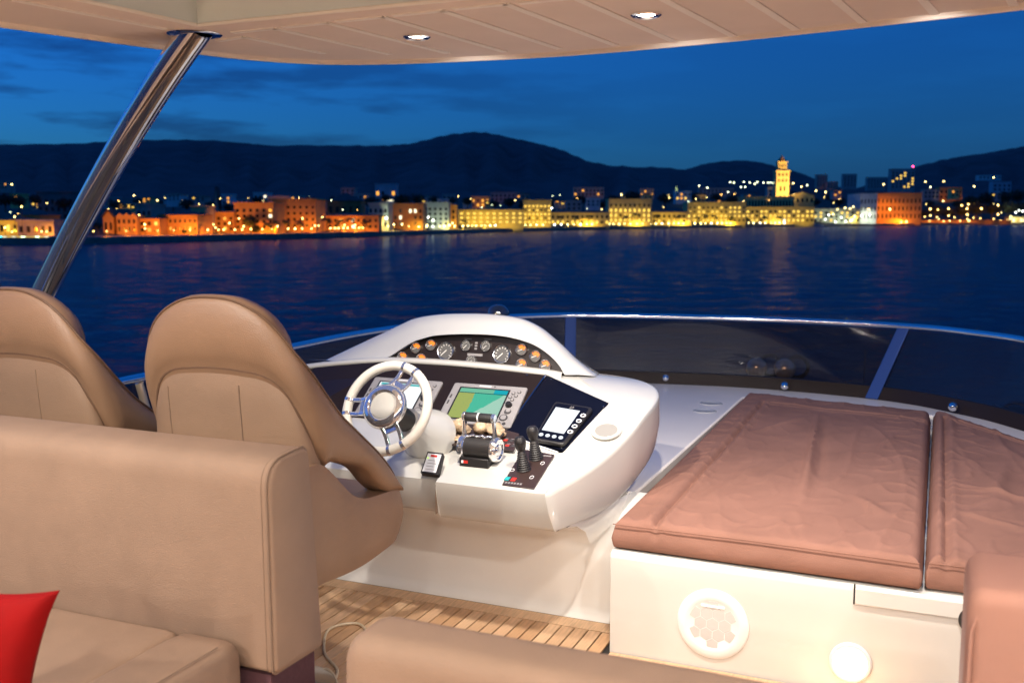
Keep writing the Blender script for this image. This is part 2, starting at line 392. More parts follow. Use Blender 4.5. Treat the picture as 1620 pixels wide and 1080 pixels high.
def mountain(name, ridge, d0, d1, base_y=352, label=None):
    # ridge: (column, row) of the crest; a slope of several rows with spurs running down it
    rows = []; pts = spline([(x, y, 0) for x, y in ridge], 6)
    nr = 9
    for i in range(nr + 3):
        row = []
        for p in pts:
            crest = at(p.x, p.y, d1)
            if i <= nr:
                t = i / nr; d = d0 + (d1 - d0) * t
                q = at(p.x, 345, d); h = (crest.z - SEA) * (t ** 1.3)
                h *= 1 + .16 * math.sin(math.pi * t) * noise.noise(Vector((p.x * .03, t * 2.2, d1 * .001))) * 2
                q.z = SEA - 3 + h + (noise.noise(Vector((p.x * .09, i * 1.1, 4.2))) * 9 if 0 < i <= nr else 0)
            else:
                d = d1 + (i - nr) * 900; q = at(p.x, 345, d); q.z = SEA - 3 + (crest.z - SEA) * (.55 if i == nr + 1 else 0)
            row.append(q)
        rows.append(row)
    o = MB().grid(rows).build(name, M['mount'], ang=180); struct(o, label)
mountain('mountain', [(-500, 250), (-300, 238), (-120, 231), (0, 229), (110, 228), (200, 223), (300, 221), (380, 226), (430, 230), (520, 230), (590, 231), (640, 229), (680, 221), (715, 213), (757, 210), (790, 214), (835, 224), (885, 236), (920, 251), (960, 261), (1010, 264), (1070, 267), (1130, 282), (1190, 300), (1250, 325)], 2600, 6000, label='long dark ridge with a rounded peak behind the town')
mountain('mountain', [(1000, 318), (1050, 285), (1085, 268), (1120, 258), (1165, 254), (1195, 256), (1225, 263), (1260, 272), (1300, 288), (1345, 300), (1400, 320)], 3600, 6900, label='low dark hill behind the bell tower')
mountain('mountain', [(1330, 305), (1390, 284), (1430, 269), (1465, 258), (1500, 250), (1545, 243), (1590, 236), (1620, 230), (1700, 222), (1850, 215), (2100, 230)], 3200, 6400, label='dark mountain rising at the right edge')

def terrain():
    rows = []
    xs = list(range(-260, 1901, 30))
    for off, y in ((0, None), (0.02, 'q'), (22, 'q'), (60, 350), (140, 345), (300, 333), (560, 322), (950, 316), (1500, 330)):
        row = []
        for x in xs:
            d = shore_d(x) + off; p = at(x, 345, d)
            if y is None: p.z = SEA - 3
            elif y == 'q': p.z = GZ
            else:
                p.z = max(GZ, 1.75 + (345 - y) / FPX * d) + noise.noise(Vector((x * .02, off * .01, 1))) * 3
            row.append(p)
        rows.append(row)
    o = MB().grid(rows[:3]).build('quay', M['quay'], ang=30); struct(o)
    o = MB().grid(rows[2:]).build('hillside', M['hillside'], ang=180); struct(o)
terrain()
# ================================================================== THE YACHT
# ---- deck
deck = MB().box((-3.75, -6.0, -.25), (1.6, 4.03, -.006)).build('deck', M['caulk']); struct(deck)
def plank_mesh(w, l, m): return MB().box((-w / 2, 0, -.005), (w / 2, l, .004)).mesh('plank', m)
pm = [plank_mesh(.0525, 2.9, t) for t in TEAK]
k = 0; x = -2.80
while x < -1.20:
    y1 = 3.905 if x < -1.19 else 3.66
    o = inst('plank', pm[(k * 7 + k // 3) % 4], deck, (x, y1 - 2.9, 0), (1, 1, 1)); k += 1; x += .0605
MB().box((-2.86, 3.912, -.005), (-1.215, 4.002, .004)).build('margin_plank', TEAK[1], deck)
MB().box((-1.165, 3.668, -.005), (-.2, 3.735, .004)).build('margin_plank', TEAK[3], deck)
rest = MB(); x = -1.19
while x < 1.5:
    rest.box((x - .028, -5.9, -.005), (x + .028, 3.66, .004)); x += .0605
x = -2.86
while x > -3.7:
    rest.box((x - .028, -5.9, -.005), (x + .028, 3.905, .004)); x -= .0605
x = -2.80
while x < -1.20:
    rest.box((x - .028, -5.9, -.005), (x + .028, .7, .004)); x += .0605
o = rest.build('planking', TEAK[0], deck); o['kind'] = 'stuff'

# ---- white moulding ahead of the deck: floor, kick wall under the helm and the shelf inside the windscreen
mo = MB()
prof = [(4.005, .004), (4.025, .008), (4.04, .02), (4.05, .05), (4.055, .12), (4.05, .24), (4.02, .34), (3.95, .42), (3.84, .475), (3.72, .505)]
mo.grid([[(x, y, z) for y, z in prof] for x in (-3.5, -2.5, -1.8, -1.35)] + [[(xx, y, z) for y, z in ((4.005, .004), (4.025, .008), (4.04, .02), (4.05, .05), (4.055, .12), (4.075, .24), (4.11, .34), (4.17, .42), (4.26, .475), (4.38, .4965))] for xx in (-1.27, -1.15, -1.02)])
mo.build('helm_floor', mat('floor_moulding', (.86, .84, .79), .25, coat=.4, bump=.05, bscale=12, var=.02, vscale=4), ang=60); struct(bpy.data.objects['helm_floor'])
sh = MB(); pl = [(-3.62, 4.3), (-3.66, 5.2), (-3.62, 6.0), (-3.3, 6.8), (-2.75, 7.38), (-2.1, 7.52), (-1.25, 7.56), (-.34, 7.42), (.25, 7.0), (.55, 6.5), (.95, 5.8), (1.3, 5.0), (1.24, 4.9), (.02, 6.88), (-1.25, 7.08), (-1.25, 4.37), (-3.5, 4.37)]
sh.prism([(x, y, .25) for x, y in pl], (0, 0, .245)); shelf = sh.build('windscreen_shelf', mat('shelf_moulding', (.90, .83, .74), .35, coat=.2, bump=.05, bscale=12, var=.03, vscale=3), bevel=.01); struct(shelf)
hull = MB(); ho = [(-3.95, -6.2), (-4.0, 2.5), (-3.95, 4.5), (-3.85, 6.0), (-3.45, 7.2), (-2.6, 8.1), (-1.2, 8.5), (.2, 8.1), (1.1, 7.0), (1.6, 5.5), (1.8, 2.5), (1.8, -6.2)]
hull.prism([(x, y, -.6) for x, y in ho], (0, 0, .34)); struct(hull.build('flybridge_moulding', M['gel_cool'], bevel=.03))
fd = MB(); fo = [(-3.72, 4.3), (-3.76, 6.0), (-3.35, 7.1), (-2.6, 7.75), (-1.2, 8.1), (0, 7.75), (.95, 6.8), (1.35, 5.5), (1.35, 4.3)]
fd.prism([(x, y, -.26) for x, y in fo], (0, 0, .5)); struct(fd.build('fore_ledge', mat('dark_ledge', (.09, .06, .045), .5, bump=.2, bscale=60), bevel=.02))
for cx, cy in ((-1.407, 6.737), (-1.387, 6.449)):
    tag(MB().lathe([(.0, .001), (.058, .001), (.064, .004), (.070, .005), (.076, .003), (.078, .0)], (cx, cy, .496), n=28).build('drink_holder', M['gel']),
        'round white drink holder in the shelf, the one %s' % ('nearer the windscreen' if cy > 6.6 else 'farther from the windscreen'), 'drink holder', 'drink holders in the shelf')

# ---- port coaming under the side glass
co = MB().prism([(-3.92, -6.0, -.26), (-3.72, -6.0, -.26), (-3.72, -6.0, .5), (-3.92, -6.0, .5)], (0, 10.3, 0)); tag(co.build('coaming', M['gel'], bevel=.03), 'white moulded coaming along the port side of the deck', 'coaming')

# ---- windscreen
top = [(-3.74, 2.6, .92), (-3.73, 3.93, .93), (-3.66, 5.0, .95), (-3.55, 5.9, .97), (-3.2, 6.72, .99), (-2.70, 7.16, 1.0), (-2.154, 7.34, 1.0), (-1.23, 7.47, 1.0), (-.225, 7.38, 1.0), (.22, 7.10, 1.0), (.52, 6.78, .995), (.95, 6.0, .98), (1.15, 5.0, .96), (1.2, 3.5, .94)]
bot = [(-3.76, 2.6, .5), (-3.75, 3.93, .5), (-3.72, 5.0, .5), (-3.64, 5.9, .5), (-3.25, 6.76, .5), (-2.73, 7.19, .5), (-2.13, 7.38, .5), (-1.25, 7.49, .5), (-.34, 7.34, .5), (.18, 6.98, .5), (.49, 6.6, .5), (.98, 5.8, .5), (1.2, 4.9, .5), (1.25, 3.5, .5)]
NS = 10
tp, bt = spline(top, NS), spline(bot, NS)
ws = thing('windscreen', 'dark tinted windscreen with polished steel rail curving round the bow of the flybridge', 'windscreen', (-1.2, 7.4, .5))
def pane(i0, i1, lab=None):
    m = MB(); rows = []
    for k in range(i0, i1 + 1):
        a, b = bt[k], tp[k]; rows.append([a.lerp(b, .02), a.lerp(b, .5), a.lerp(b, .97)])
    o = m.grid(rows).build('pane', M['tint'], ws, ang=180)
    if o.data.polygons[0].normal.dot(o.data.polygons[0].center + ws.location - Vector((-1.2, 3, .5))) > 0: o.data.flip_normals()
    return o
posts = [14, 33, 52, 80, 116]
cuts = [0] + posts + [len(tp) - 1]
for a, b in zip(cuts, cuts[1:]): pane(a, b)
MB().tube([p + Vector((0, 0, .012)) for p in tp], .019, 10).build('top_rail', M['chrome'], ws)
# flat cap above the rail, seen blue from the sky
cap = MB(); cap.grid([[p + Vector((0, 0, .022)), p + Vector((0, 0, .032)) + (p - Vector((-1.2, 4, p.z))).normalized() * .02, p + Vector((0, 0, .02)) + (p - Vector((-1.2, 4, p.z))).normalized() * .045] for p in tp]).build('rail_cap', M['chrome'], ws, ang=180)
st = MB(); rows = []
for k in range(len(bt)):
    a, b = bt[k], tp[k]; n = (a - Vector((-1.2, 4.2, a.z))).normalized()
    rows.append([a - n * .018 + Vector((0, 0, -.004)), (a.lerp(b, .17)) - n * .018, a.lerp(b, .175) - n * .006, a.lerp(b, .175) + n * .02, a + n * .02])
st.grid(rows).build('base_strip', M['black'], ws, ang=60)
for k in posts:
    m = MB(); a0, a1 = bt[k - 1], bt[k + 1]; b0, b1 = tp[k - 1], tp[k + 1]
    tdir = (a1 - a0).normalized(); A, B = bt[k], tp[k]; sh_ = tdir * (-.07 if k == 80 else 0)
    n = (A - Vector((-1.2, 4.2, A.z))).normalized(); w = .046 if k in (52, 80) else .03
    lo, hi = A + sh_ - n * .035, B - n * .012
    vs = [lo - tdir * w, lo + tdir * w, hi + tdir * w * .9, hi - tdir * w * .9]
    m.prism(vs, n * .018); m.build('post', M['postsky'], ws, bevel=.004)
for p, q in (((-1.898, 7.43, .545), 0), ((-1.012, 7.41, .545), 0), ((.105, 6.98, .548), 0)):
    f = MB().lathe([(.0, .028), (.014, .026), (.024, .018), (.029, .006), (.030, 0)], Vector(p) + Vector((0, -.02, 0)), (0.05, -1, .25), 20)
    f.build('dome_fastener', M['chrome'], ws)
# small side bracket of the port rail
MB().tube([(-3.72, 4.02, .50), (-3.705, 3.93, .70), (-3.72, 3.88, .92)], .022, 10).build('rail_strut', M['goldlit'], ws)

# ---- shiny balls and rod outside the glass; globes stand for reflections in it
for q, (p, r, m_, nm, lab) in enumerate((((-1.30, 7.90, .335), .083, 'goldlit', 'metal_ball', 'small polished metal ball behind the tinted windscreen, the left one'),
                        ((-1.09, 7.93, .335), .085, 'goldlit', 'metal_ball', 'small polished metal ball behind the tinted windscreen, the right one'),
                        ((-1.215, 8.02, .345), .10, 'glass', 'ghost_globe', 'clear sphere in place of a reflection in the tinted windscreen, nearer the left metal ball'),
                        ((-1.01, 8.03, .345), .10, 'glass', 'ghost_globe', 'clear sphere in place of a reflection in the tinted windscreen, nearer the right metal ball'))):
    pz = p[2] + .25
    t = thing(nm, lab, 'ball', (p[0], p[1], .24), 'balls behind the windscreen')
    MB().ball((p[0], p[1], pz), r, 24, 14).build('sphere', M[m_], t)
    MB().lathe([(.05, 0), (.045, .02), (.02, .03), (.016, pz - r - .24 + .004)], (p[0], p[1], .24), n=16).build('foot', M['steel'], t)
an = thing('whip_rod', 'thin upright rod behind the tinted windscreen', 'rod', (-.49, 7.72, .24)) 
MB().tube([(-.49, 7.72, .24), (-.49, 7.72, .80)], .006, 6).build('rod', M['steel'], an)
MB().lathe([(.03, 0), (.03, .012), (.012, .02), (.01, .05)], (-.49, 7.72, .24), n=12).build('foot', M['steel'], an)

# ---- sunpad base
sb = thing('sunbathing_platform', 'white moulded box under the sunbathing cushions with a loudspeaker and a lit lamp', 'platform', (-.2, 3.75, 0))
pf = [(3.742, .0), (3.744, .30), (3.738, .395), (3.742, .412), (3.76, .424), (3.80, .426)]
b = MB(); b.grid([[(x, y, z) for y, z in pf] for x in (-1.17, -1.0, 1.6)])
b.add([(-1.17, 3.742, 0), (-1.17, 4.37, 0), (-1.17, 4.37, .426), (-1.17, 3.80, .426), (-1.17, 3.76, .424), (-1.17, 3.742, .412), (-1.17, 3.738, .395), (-1.17, 3.744, .3)], [tuple(range(8))])
b.add([(-1.17, 3.80, .426), (1.6, 3.80, .426), (1.6, 4.4, .428), (-1.17, 4.4, .428)], [(0, 1, 2, 3)])
b.build('body', M['gel'], sb, ang=50)
hb = MB().box((-1.17, 4.4, .1), (1.3, 6.9, .43)).build('cushion_tray', M['gel'], sb, bevel=.01)
# loudspeaker
sc = Vector((-.754, 3.742, .187)); AX = (0, -1, 0)
spk = MB().lathe([(.140, 0), (.139, .004), (.132, .008), (.112, .0095), (.098, .0085), (.094, .006), (.0, .006)], sc, AX, 48).build('loudspeaker', M['gel_cool'], sb)
hx = .0275
for j in range(-3, 4):
    for i in range(-3, 4):
        xx = (i + (j % 2) * .5) * hx * 1.732; zz = j * hx * 1.5
        if math.hypot(xx, zz) < .094:
            poly = []
            for k in range(6):
                q = Vector((xx + math.cos(R(60 * k + 30)) * hx * .93, 0, zz + math.sin(R(60 * k + 30)) * hx * .93))
                poly.append(sc + (q * (.0935 / q.length) if q.length > .0935 else q) + Vector((0, -.0058, 0)))
            MB().prism(poly, (0, -.0016, 0)).build('grille_cell', M['hexcell'], spk)
MB().box((-.80, sc.y - .0105, .255), (-.708, sc.y - .0058, .264)).build('badge', M['bead'], spk, bevel=.002)
# courtesy lamp
lc = Vector((-.243, 3.742, .124))
cl_ = MB().lathe([(.076, 0), (.076, .006), (.070, .011), (.062, .011), (.058, .005)], lc, AX, 40).build('courtesy_lamp', M['gel_cool'], sb)
MB().lathe([(.057, .0), (.057, .0075), (.04, .011), (.0, .0125)], lc, AX, 32).build('lamp_lens', M['courtesy'], cl_)
ld = bpy.data.lights.new('courtesy_light', 'AREA'); ld.shape = 'DISK'; ld.size = .1; ld.energy = 1.1; ld.color = (1, .9, .8)
lo = bpy.data.objects.new('courtesy_light', ld); COL.objects.link(lo); lo.parent = cl_; lo.location = lc - wloc(cl_) + Vector((0, -.03, 0)); lo.rotation_euler = (R(-90), 0, 0)
# locker lid with a shadow gap and finger notch
MB().box((-.236, 3.7305, .352), (1.4, 3.742, .412)).build('locker_lid', M['gel'], sb, bevel=.003)
MB().box((-.2415, 3.7335, .350), (-.2365, 3.743, .425)).build('lid_gap', M['caulk'], sb)
MB().box((-.2365, 3.7335, .3490), (1.4, 3.743, .3516)).build('lid_gap', M['hexcell'], sb)
MB().lathe([(.05, 0), (.05, .003), (.0, .003)], (.16, 3.733, .352), AX, 24).build('finger_notch', M['rubber'], sb)

# ---- sunpad cushions
def cushion(name, label, c00, c10, c11, c01, z0, z1, seed, border, creases, folds=()):
    nu, nv = 130, 250; rr = .035; org = Vector(seed)
    P = [Vector((*p, 0)) for p in (c00, c10, c11, c01)]
    wu = (P[1] - P[0]).length; wv = (P[3] - P[0]).length
    def par(k, n, w):                     # denser near the edges
        e = .045 / w; t = k / n
        return t * 10 * e if t < .1 else (1 - (1 - t) * 10 * e if t > .9 else e + (t - .1) * 1.25 * (1 - 2 * e))
    def pos(u, v): return P[0] * (1 - u) * (1 - v) + P[1] * u * (1 - v) + P[2] * u * v + P[3] * (1 - u) * v
    us = [par(k, nu, wu) for k in range(nu + 1)]; vs_ = [par(k, nv, wv) for k in range(nv + 1)]
    # uniform in the middle: replace spacing there
    rows = []
    for v in vs_:
        row = []
        for u in us:
            p = pos(u, v); eu = min(u, 1 - u) * wu; ev = min(v, 1 - v) * wv; e = min(eu, ev)
            z = z1
            if e < rr: z -= rr - math.sqrt(max(0, rr * rr - (rr - e) ** 2))
            z += .010 * (1 - math.exp(-e / .12))
            q = p + org
            amp = min(1, e / .06)
            w = 0
            w += .008 * amp * noise.noise(Vector((q.x * 2.6, q.y * 1.1, 0)))
            rg = 1 - abs(noise.noise(Vector((q.x * 4.2 + q.y * .5, q.y * .55 - q.x * .4, 3))))
            w += .008 * amp * (rg ** 10)
            rg2 = 1 - abs(noise.noise(Vector((q.x * 7 - q.y * 1.5, q.y * 5.5 + q.x * 2, 9))))
            w += .0045 * amp * (rg2 ** 14) * (1.6 if e < .22 else .7)
            # gathered puckers square to the edges
            if e < .16:
                s_ = (p.y if eu < ev else p.x)
                w += .0035 * (1 - e / .16) * amp * noise.noise(Vector((s_ * 26, e * 6, 1)))
            # the sewn border lines
            for bu, bv in border:
                du = abs(u * wu - bu) if bu is not None else 9; dv = abs(v * wv - bv) if bv is not None else 9
                dd = min(du if (border[1][1] is None or v * wv < border[1][1] + .01) else 9, dv if u * wu > border[0][0] - .01 else 9)
                w -= .014 * math.exp(-(dd / .012) ** 2); w += .008 * math.exp(-((dd - .03) / .02) ** 2)
            for (ax, ay, bx, by, hh, wd) in folds:
                a_, b_ = Vector((ax, ay)), Vector((bx, by)); pp_ = Vector((p.x, p.y)); ab = b_ - a_
                t = max(0, min(1, (pp_ - a_).dot(ab) / ab.length_squared)); cdev = .025 * math.sin(t * 5)
                dl = (pp_ - (a_ + ab * t)).length + 0; w += hh * math.exp(-((dl + cdev * .2) / wd) ** 2) * math.sin(math.pi * min(1, max(0, t * .9 + .05)))
            row.append((p.x, p.y, z + w))
        rows.append(row)
    m = MB(); m.grid(rows)
    # side walls: slightly bellied
    ring = [(r, c) for c, r in [(c, 0) for c in range(nu + 1)]] + [(r, nu) for r in range(1, nv + 1)] + [(nv, c) for c in range(nu - 1, -1, -1)] + [(r, 0) for r in range(nv - 1, 0, -1)]
    cen = (P[0] + P[1] + P[2] + P[3]) / 4; loops = []
    top_ = [Vector(rows[r][c]) for r, c in ring]
    for t, out in ((0, 0), (.18, .006), (.5, .010), (.82, .006), (.95, .0), (1, -.012)):
        lp = []
        for i, q in enumerate(top_):
            a, b_ = top_[i - 1], top_[(i + 1) % len(top_)]; tg = (b_ - a); nn = Vector((tg.y, -tg.x, 0)); nn = nn.normalized() if nn.length else Vector((0, 0, 0))
            if nn.dot(q - cen) < 0: nn = -nn
            z = q.z + (z0 - q.z) * t; wv_ = .004 * noise.noise(Vector((q.x * 9, q.y * 9, t * 2))) if 0 < t < .95 else 0
            lp.append(q + nn * (out + wv_) - Vector((0, 0, q.z - z)))
        loops.append(lp)
    m.grid(loops, True)
    m.add(loops[-1], [tuple(range(len(loops[-1])))])
    return m
c1 = thing('sunpad_cushion', 'large creased dusty pink sunbathing cushion beside the helm console', 'cushion', (-.6, 5.2, .43), 'sunpad cushions')
cushion('c', '', (-1.165, 3.765), (-.022, 3.745), (-.03, 6.74), (-1.21, 7.0), .432, .545, (0, 0, 0), [(.17, None), (None, 2.85)], None,
        folds=[(-.66, 6.35, -.50, 4.25, .024, .020), (-.60, 6.2, -.46, 4.5, -.012, .02), (-.95, 5.6, -.72, 6.2, .010, .03), (-.30, 4.5, -.16, 4.25, .012, .03), (-.1, 5.7, -.2, 4.7, .008, .05), (-.9, 4.1, -.75, 5.0, .008, .03)]).build('cover', M['sun'], c1, ang=60)
MB().tube([(-1.168, 3.757, .532), (-.6, 3.75, .535), (-.024, 3.737, .532)], .0022, 6).build('piping', M['sun'], c1)
c2 = thing('sunpad_cushion', 'dusty pink sunbathing cushion at the right edge, behind the pale seat back', 'cushion', (.6, 5.0, .43), 'sunpad cushions')
cushion('c', '', (.004, 3.765), (1.25, 3.78), (1.2, 4.85), (.0, 6.80), .432, .547, (5, 3, 0), [(.06, None), (None, 2.82)], None,
        folds=[(.08, 4.9, .5, 4.6, .015, .03), (.35, 5.5, .22, 4.4, .014, .035), (.1, 4.4, .4, 4.2, .01, .025), (.3, 5.9, .55, 4.9, .012, .04)]).build('cover', M['sun'], c2, ang=60)
MB().tube([(.006, 3.757, .532), (.6, 3.755, .535), (1.248, 3.77, .532)], .0022, 6).build('piping', M['sun'], c2)

# ---- helm console
hc = thing('helm_console', 'white moulded helm console with instrument hood, steering wheel and screens', 'helm console', (-2.1, 4.2, 0))
def V(*a): return Vector(a)
cb = MB()
# rim of the right shoulder, lip corner -> round the end -> foot of the hood
rim = [V(-1.40, 3.60, .668)] + spline([(-1.385, 3.615, .672), (-1.31, 3.79, .715), (-1.255, 3.95, .762), (-1.205, 4.12, .83), (-1.185, 4.27, .880), (-1.182, 4.42, .903), (-1.20, 4.57, .922), (-1.255, 4.69, .940), (-1.35, 4.77, .952), (-1.47, 4.80, .962), (-1.60, 4.80, .97)], 4)
inn = [V(-1.47, 3.93, .755)] + spline([(-1.465, 3.935, .757), (-1.45, 3.95, .760), (-1.43, 4.04, .80), (-1.405, 4.14, .845), (-1.38, 4.24, .889), (-1.364, 4.30, .915), (-1.40, 4.36, .935), (-1.46, 4.41, .955), (-1.52, 4.46, .975), (-1.57, 4.52, .985), (-1.62, 4.56, .99)], 4)
rows = []
for a, b in zip(rim, inn):
    out = (a - b); out.z = 0; out = out.normalized(); a2 = a - out * .02 + V(0, 0, .004)
    rows.append([b, b.lerp(a2, .5) + V(0, 0, .004), a2, a - out * .006 + V(0, 0, .0015), a + V(0, 0, -.006)])
cb.grid(rows)
# skirt under the rim, tucking back underneath
und = [V(-1.375, 3.645, .508)] + spline([(-1.37, 3.66, .507), (-1.315, 3.84, .510), (-1.275, 4.0, .515), (-1.24, 4.14, .55), (-1.22, 4.27, .59), (-1.205, 4.42, .64), (-1.21, 4.56, .69), (-1.26, 4.68, .70), (-1.35, 4.76, .71), (-1.47, 4.79, .71), (-1.60, 4.79, .71)], 4)
rows2 = []
for a, b in zip(rim, und):
    ax = Vector((-2.0, 4.5, 0)); o_ = (a - ax); o_.z = 0; o_.normalize()
    s0 = a + V(0, 0, -.006)
    o_ = o_ if a is not rim[0] else V(0, -1, 0)
    rows2.append([s0, s0.lerp(b, .08) + o_ * .003, s0.lerp(b, .5) + o_ * .012, s0.lerp(b, .92) + o_ * .004, b, b - o_ * .02 + V(0, 0, -.008), b - o_ * .25 + V(0, .05, -.03), V(b.x - .35, 4.38, b.z - .02)])
cb.grid(rows2)
# desk (right block, proud) and its front face
L0, R0 = V(-1.885, 3.60, .668), V(-1.40, 3.60, .668)
dz = lambda y: .668 + (y - 3.60) * .26
Cc, Dd, D2 = V(-1.47, 3.93, .755), V(-1.64, 4.0, .772), V(-1.837, 4.13, .782)
cb.grid([[V(x, 3.60, .668), V(x, 3.612, .674), V(x, 3.75, dz(3.75)), V(x, 3.88 if x > -1.5 else 3.93, dz(3.9))] for x in (-1.885, -1.75, -1.6, -1.5, -1.40)])
cb.add([V(-1.885, 3.93, dz(3.9)), V(-1.75, 3.93, dz(3.9)), V(-1.6, 3.93, dz(3.9)), V(-1.5, 3.93, dz(3.9)), V(-1.40, 3.88, dz(3.9)), Cc, Dd, D2, V(-1.885, 4.14, .785)], [(0, 1, 7, 8), (1, 2, 6, 7), (2, 3, 5, 6), (3, 4, 5)])
cb.grid([[V(x, 3.60, .668)] + [V(x, p.y, p.z) for p in rows2[0]] for x in (-1.885, -1.75, -1.6, -1.48)] + [[V(-1.40, 3.60, .668)] + rows2[0]])
cb.add([V(-1.885, 3.60, .668), V(-1.885, 3.93, dz(3.9)), V(-1.885, 3.93, .5), V(-1.885, 3.64, .512), V(-1.885, 3.622, .53), V(-1.885, 3.598, .64)], [(0, 1, 2, 3, 4, 5)])
B0i = min(range(len(inn)), key=lambda k: (inn[k] - V(-1.364, 4.30, .915)).length)
cb.add([V(-1.722, 4.455, 1.001), V(-1.63, 4.56, .992)] + inn[B0i:][::-1], [tuple(range(2 + len(inn) - B0i))])
body = cb.build('console_body', M['gel'], hc, ang=42, merge=.0015)
lb = MB()
pr = [(3.665, .655), (3.68, .664), (3.75, .684), (4.14, .783)]; pf_ = [(3.665, .655), (3.672, .53), (3.69, .512), (4.38, .48)]
lb.grid([[V(x, y, z) for y, z in pr] for x in (-3.05, -2.5, -1.887)]); lb.grid([[V(x, y, z) for y, z in pf_] for x in (-3.05, -2.5, -1.887)])
lb.build('console_wing', M['gel'], hc, ang=60, merge=.0015)
# far side and back of the console
bk = MB(); bk.add([V(-3.05, 3.665, .655), V(-3.12, 4.5, .95), V(-3.12, 4.8, .95), V(-3.12, 4.8, .45), V(-3.05, 3.69, .512)], [(0, 1, 2, 3, 4)])
bk.add([V(-3.12, 4.8, .95), V(-1.60, 4.80, .97), V(-1.60, 4.79, .45), V(-3.12, 4.8, .45)], [(0, 1, 2, 3)])
bk.add([V(-3.12, 4.46, 1.0), V(-3.12, 4.8, .95), V(-1.6, 4.8, .97), V(-1.62, 4.56, .99)], [(0, 1, 2, 3)])
bk.build('console_back', M['gel'], hc)
# display board: black, 36 degrees
d0, d1 = V(0, 4.135, .781), V(0, 4.45, 1.008); dv = (d1 - d0).normalized(); dn = V(0, -dv.z, dv.y)
MB().prism([V(-2.62, 0, 0) + d0, V(-1.80, 0, 0) + d0, V(-1.725, 0, -.006) + d1, V(-2.60, 0, .012) + d1], -dn * .02).build('display_board', M['black'], hc)
MB().tube([V(-1.803, 0, 0) + d0 + dn * .002, V(-1.728, 0, -.006) + d1 + dn * .002], .0035, 6).build('edge_trim', M['chrome'], hc)
MB().tube([V(-1.84, 4.128, .786), V(-1.64, 3.998, .776), V(-1.47, 3.93, .760)], .003, 6).build('edge_trim', M['bead'], hc)
wa, wb, wc, wd = V(-1.722, 4.45, 1.000), V(-1.364, 4.30, .918), V(-1.45, 3.952, .765), V(-1.645, 4.0, .776)
wd2 = V(-1.80, 4.13, .784)
wn_ = (wb - wc).cross(wa - wb).normalized()
if wn_.z < 0: wn_ = -wn_
wp = MB(); wp.prism([wa, wb, wc, wd, wd2], -wn_ * .02); wp.build('side_board', M['navy'], hc)
MB().prism([V(-2.605, 4.45, 1.018), V(-3.03, 4.42, .965), V(-2.95, 3.99, .765), V(-2.62, 4.13, .783)], V(0, .012, -.016)).build('side_board', M['black'], hc)
# hood
inner = [(-2.66, 1.020), (-2.60, 1.046), (-2.545, 1.082), (-2.474, 1.122), (-2.41, 1.144), (-2.346, 1.160), (-2.23, 1.172), (-2.115, 1.177), (-2.03, 1.177), (-1.955, 1.172), (-1.88, 1.160), (-1.81, 1.140), (-1.755, 1.112), (-1.711, 1.080), (-1.676, 1.045), (-1.648, 1.002)]
outer = [(-3.13, .958), (-3.0, 1.018), (-2.87, 1.077), (-2.711, 1.148), (-2.61, 1.195), (-2.52, 1.231), (-2.38, 1.256), (-2.225, 1.266), (-2.10, 1.268), (-2.0, 1.262), (-1.91, 1.247), (-1.83, 1.214), (-1.765, 1.170), (-1.70, 1.118), (-1.64, 1.062), (-1.535, .985)]
hm = MB(); rows = []
io = list(zip(spline([(x, 0, z) for x, z in inner], 4), spline([(x, 0, z) for x, z in outer], 4)))
for i, o_ in io:
    a = V(i.x, 4.492, i.z); b = V(o_.x, 4.60, o_.z); rows.append([V(i.x, 4.54, i.z), a + V(0, .006, 0), a, a.lerp(b, .05), a.lerp(b, .5) + V(0, -.012, .006), a.lerp(b, .93) + V(0, -.006, .003), b + V(0, .008, 0), b + V(0, .03, -.001), V(o_.x * .96 - .085, 4.75, .96 + (o_.z - .96) * .75), V(o_.x * .9 - .215, 4.83, .95)])
hm.grid(rows)
hood = hm.build('instrument_hood', M['gel'], hc, ang=50)
lp = MB(); lpx = [(-3.16, 4.44, .955), (-2.9, 4.452, .995), (-2.62, 4.455, 1.024), (-2.3, 4.452, 1.030), (-2.0, 4.452, 1.024), (-1.75, 4.455, 1.012), (-1.655, 4.465, 1.000)]
lp.grid([[p + V(0, .09, .006), p + V(0, .012, .012), p + V(0, .0, .006), p + V(0, -.003, -.004), p + V(0, .0, -.014), p + V(0, .02, -.018)] for p in spline(lpx, 5)]); lp.build('hood_lip', M['gel'], hc, ang=70)
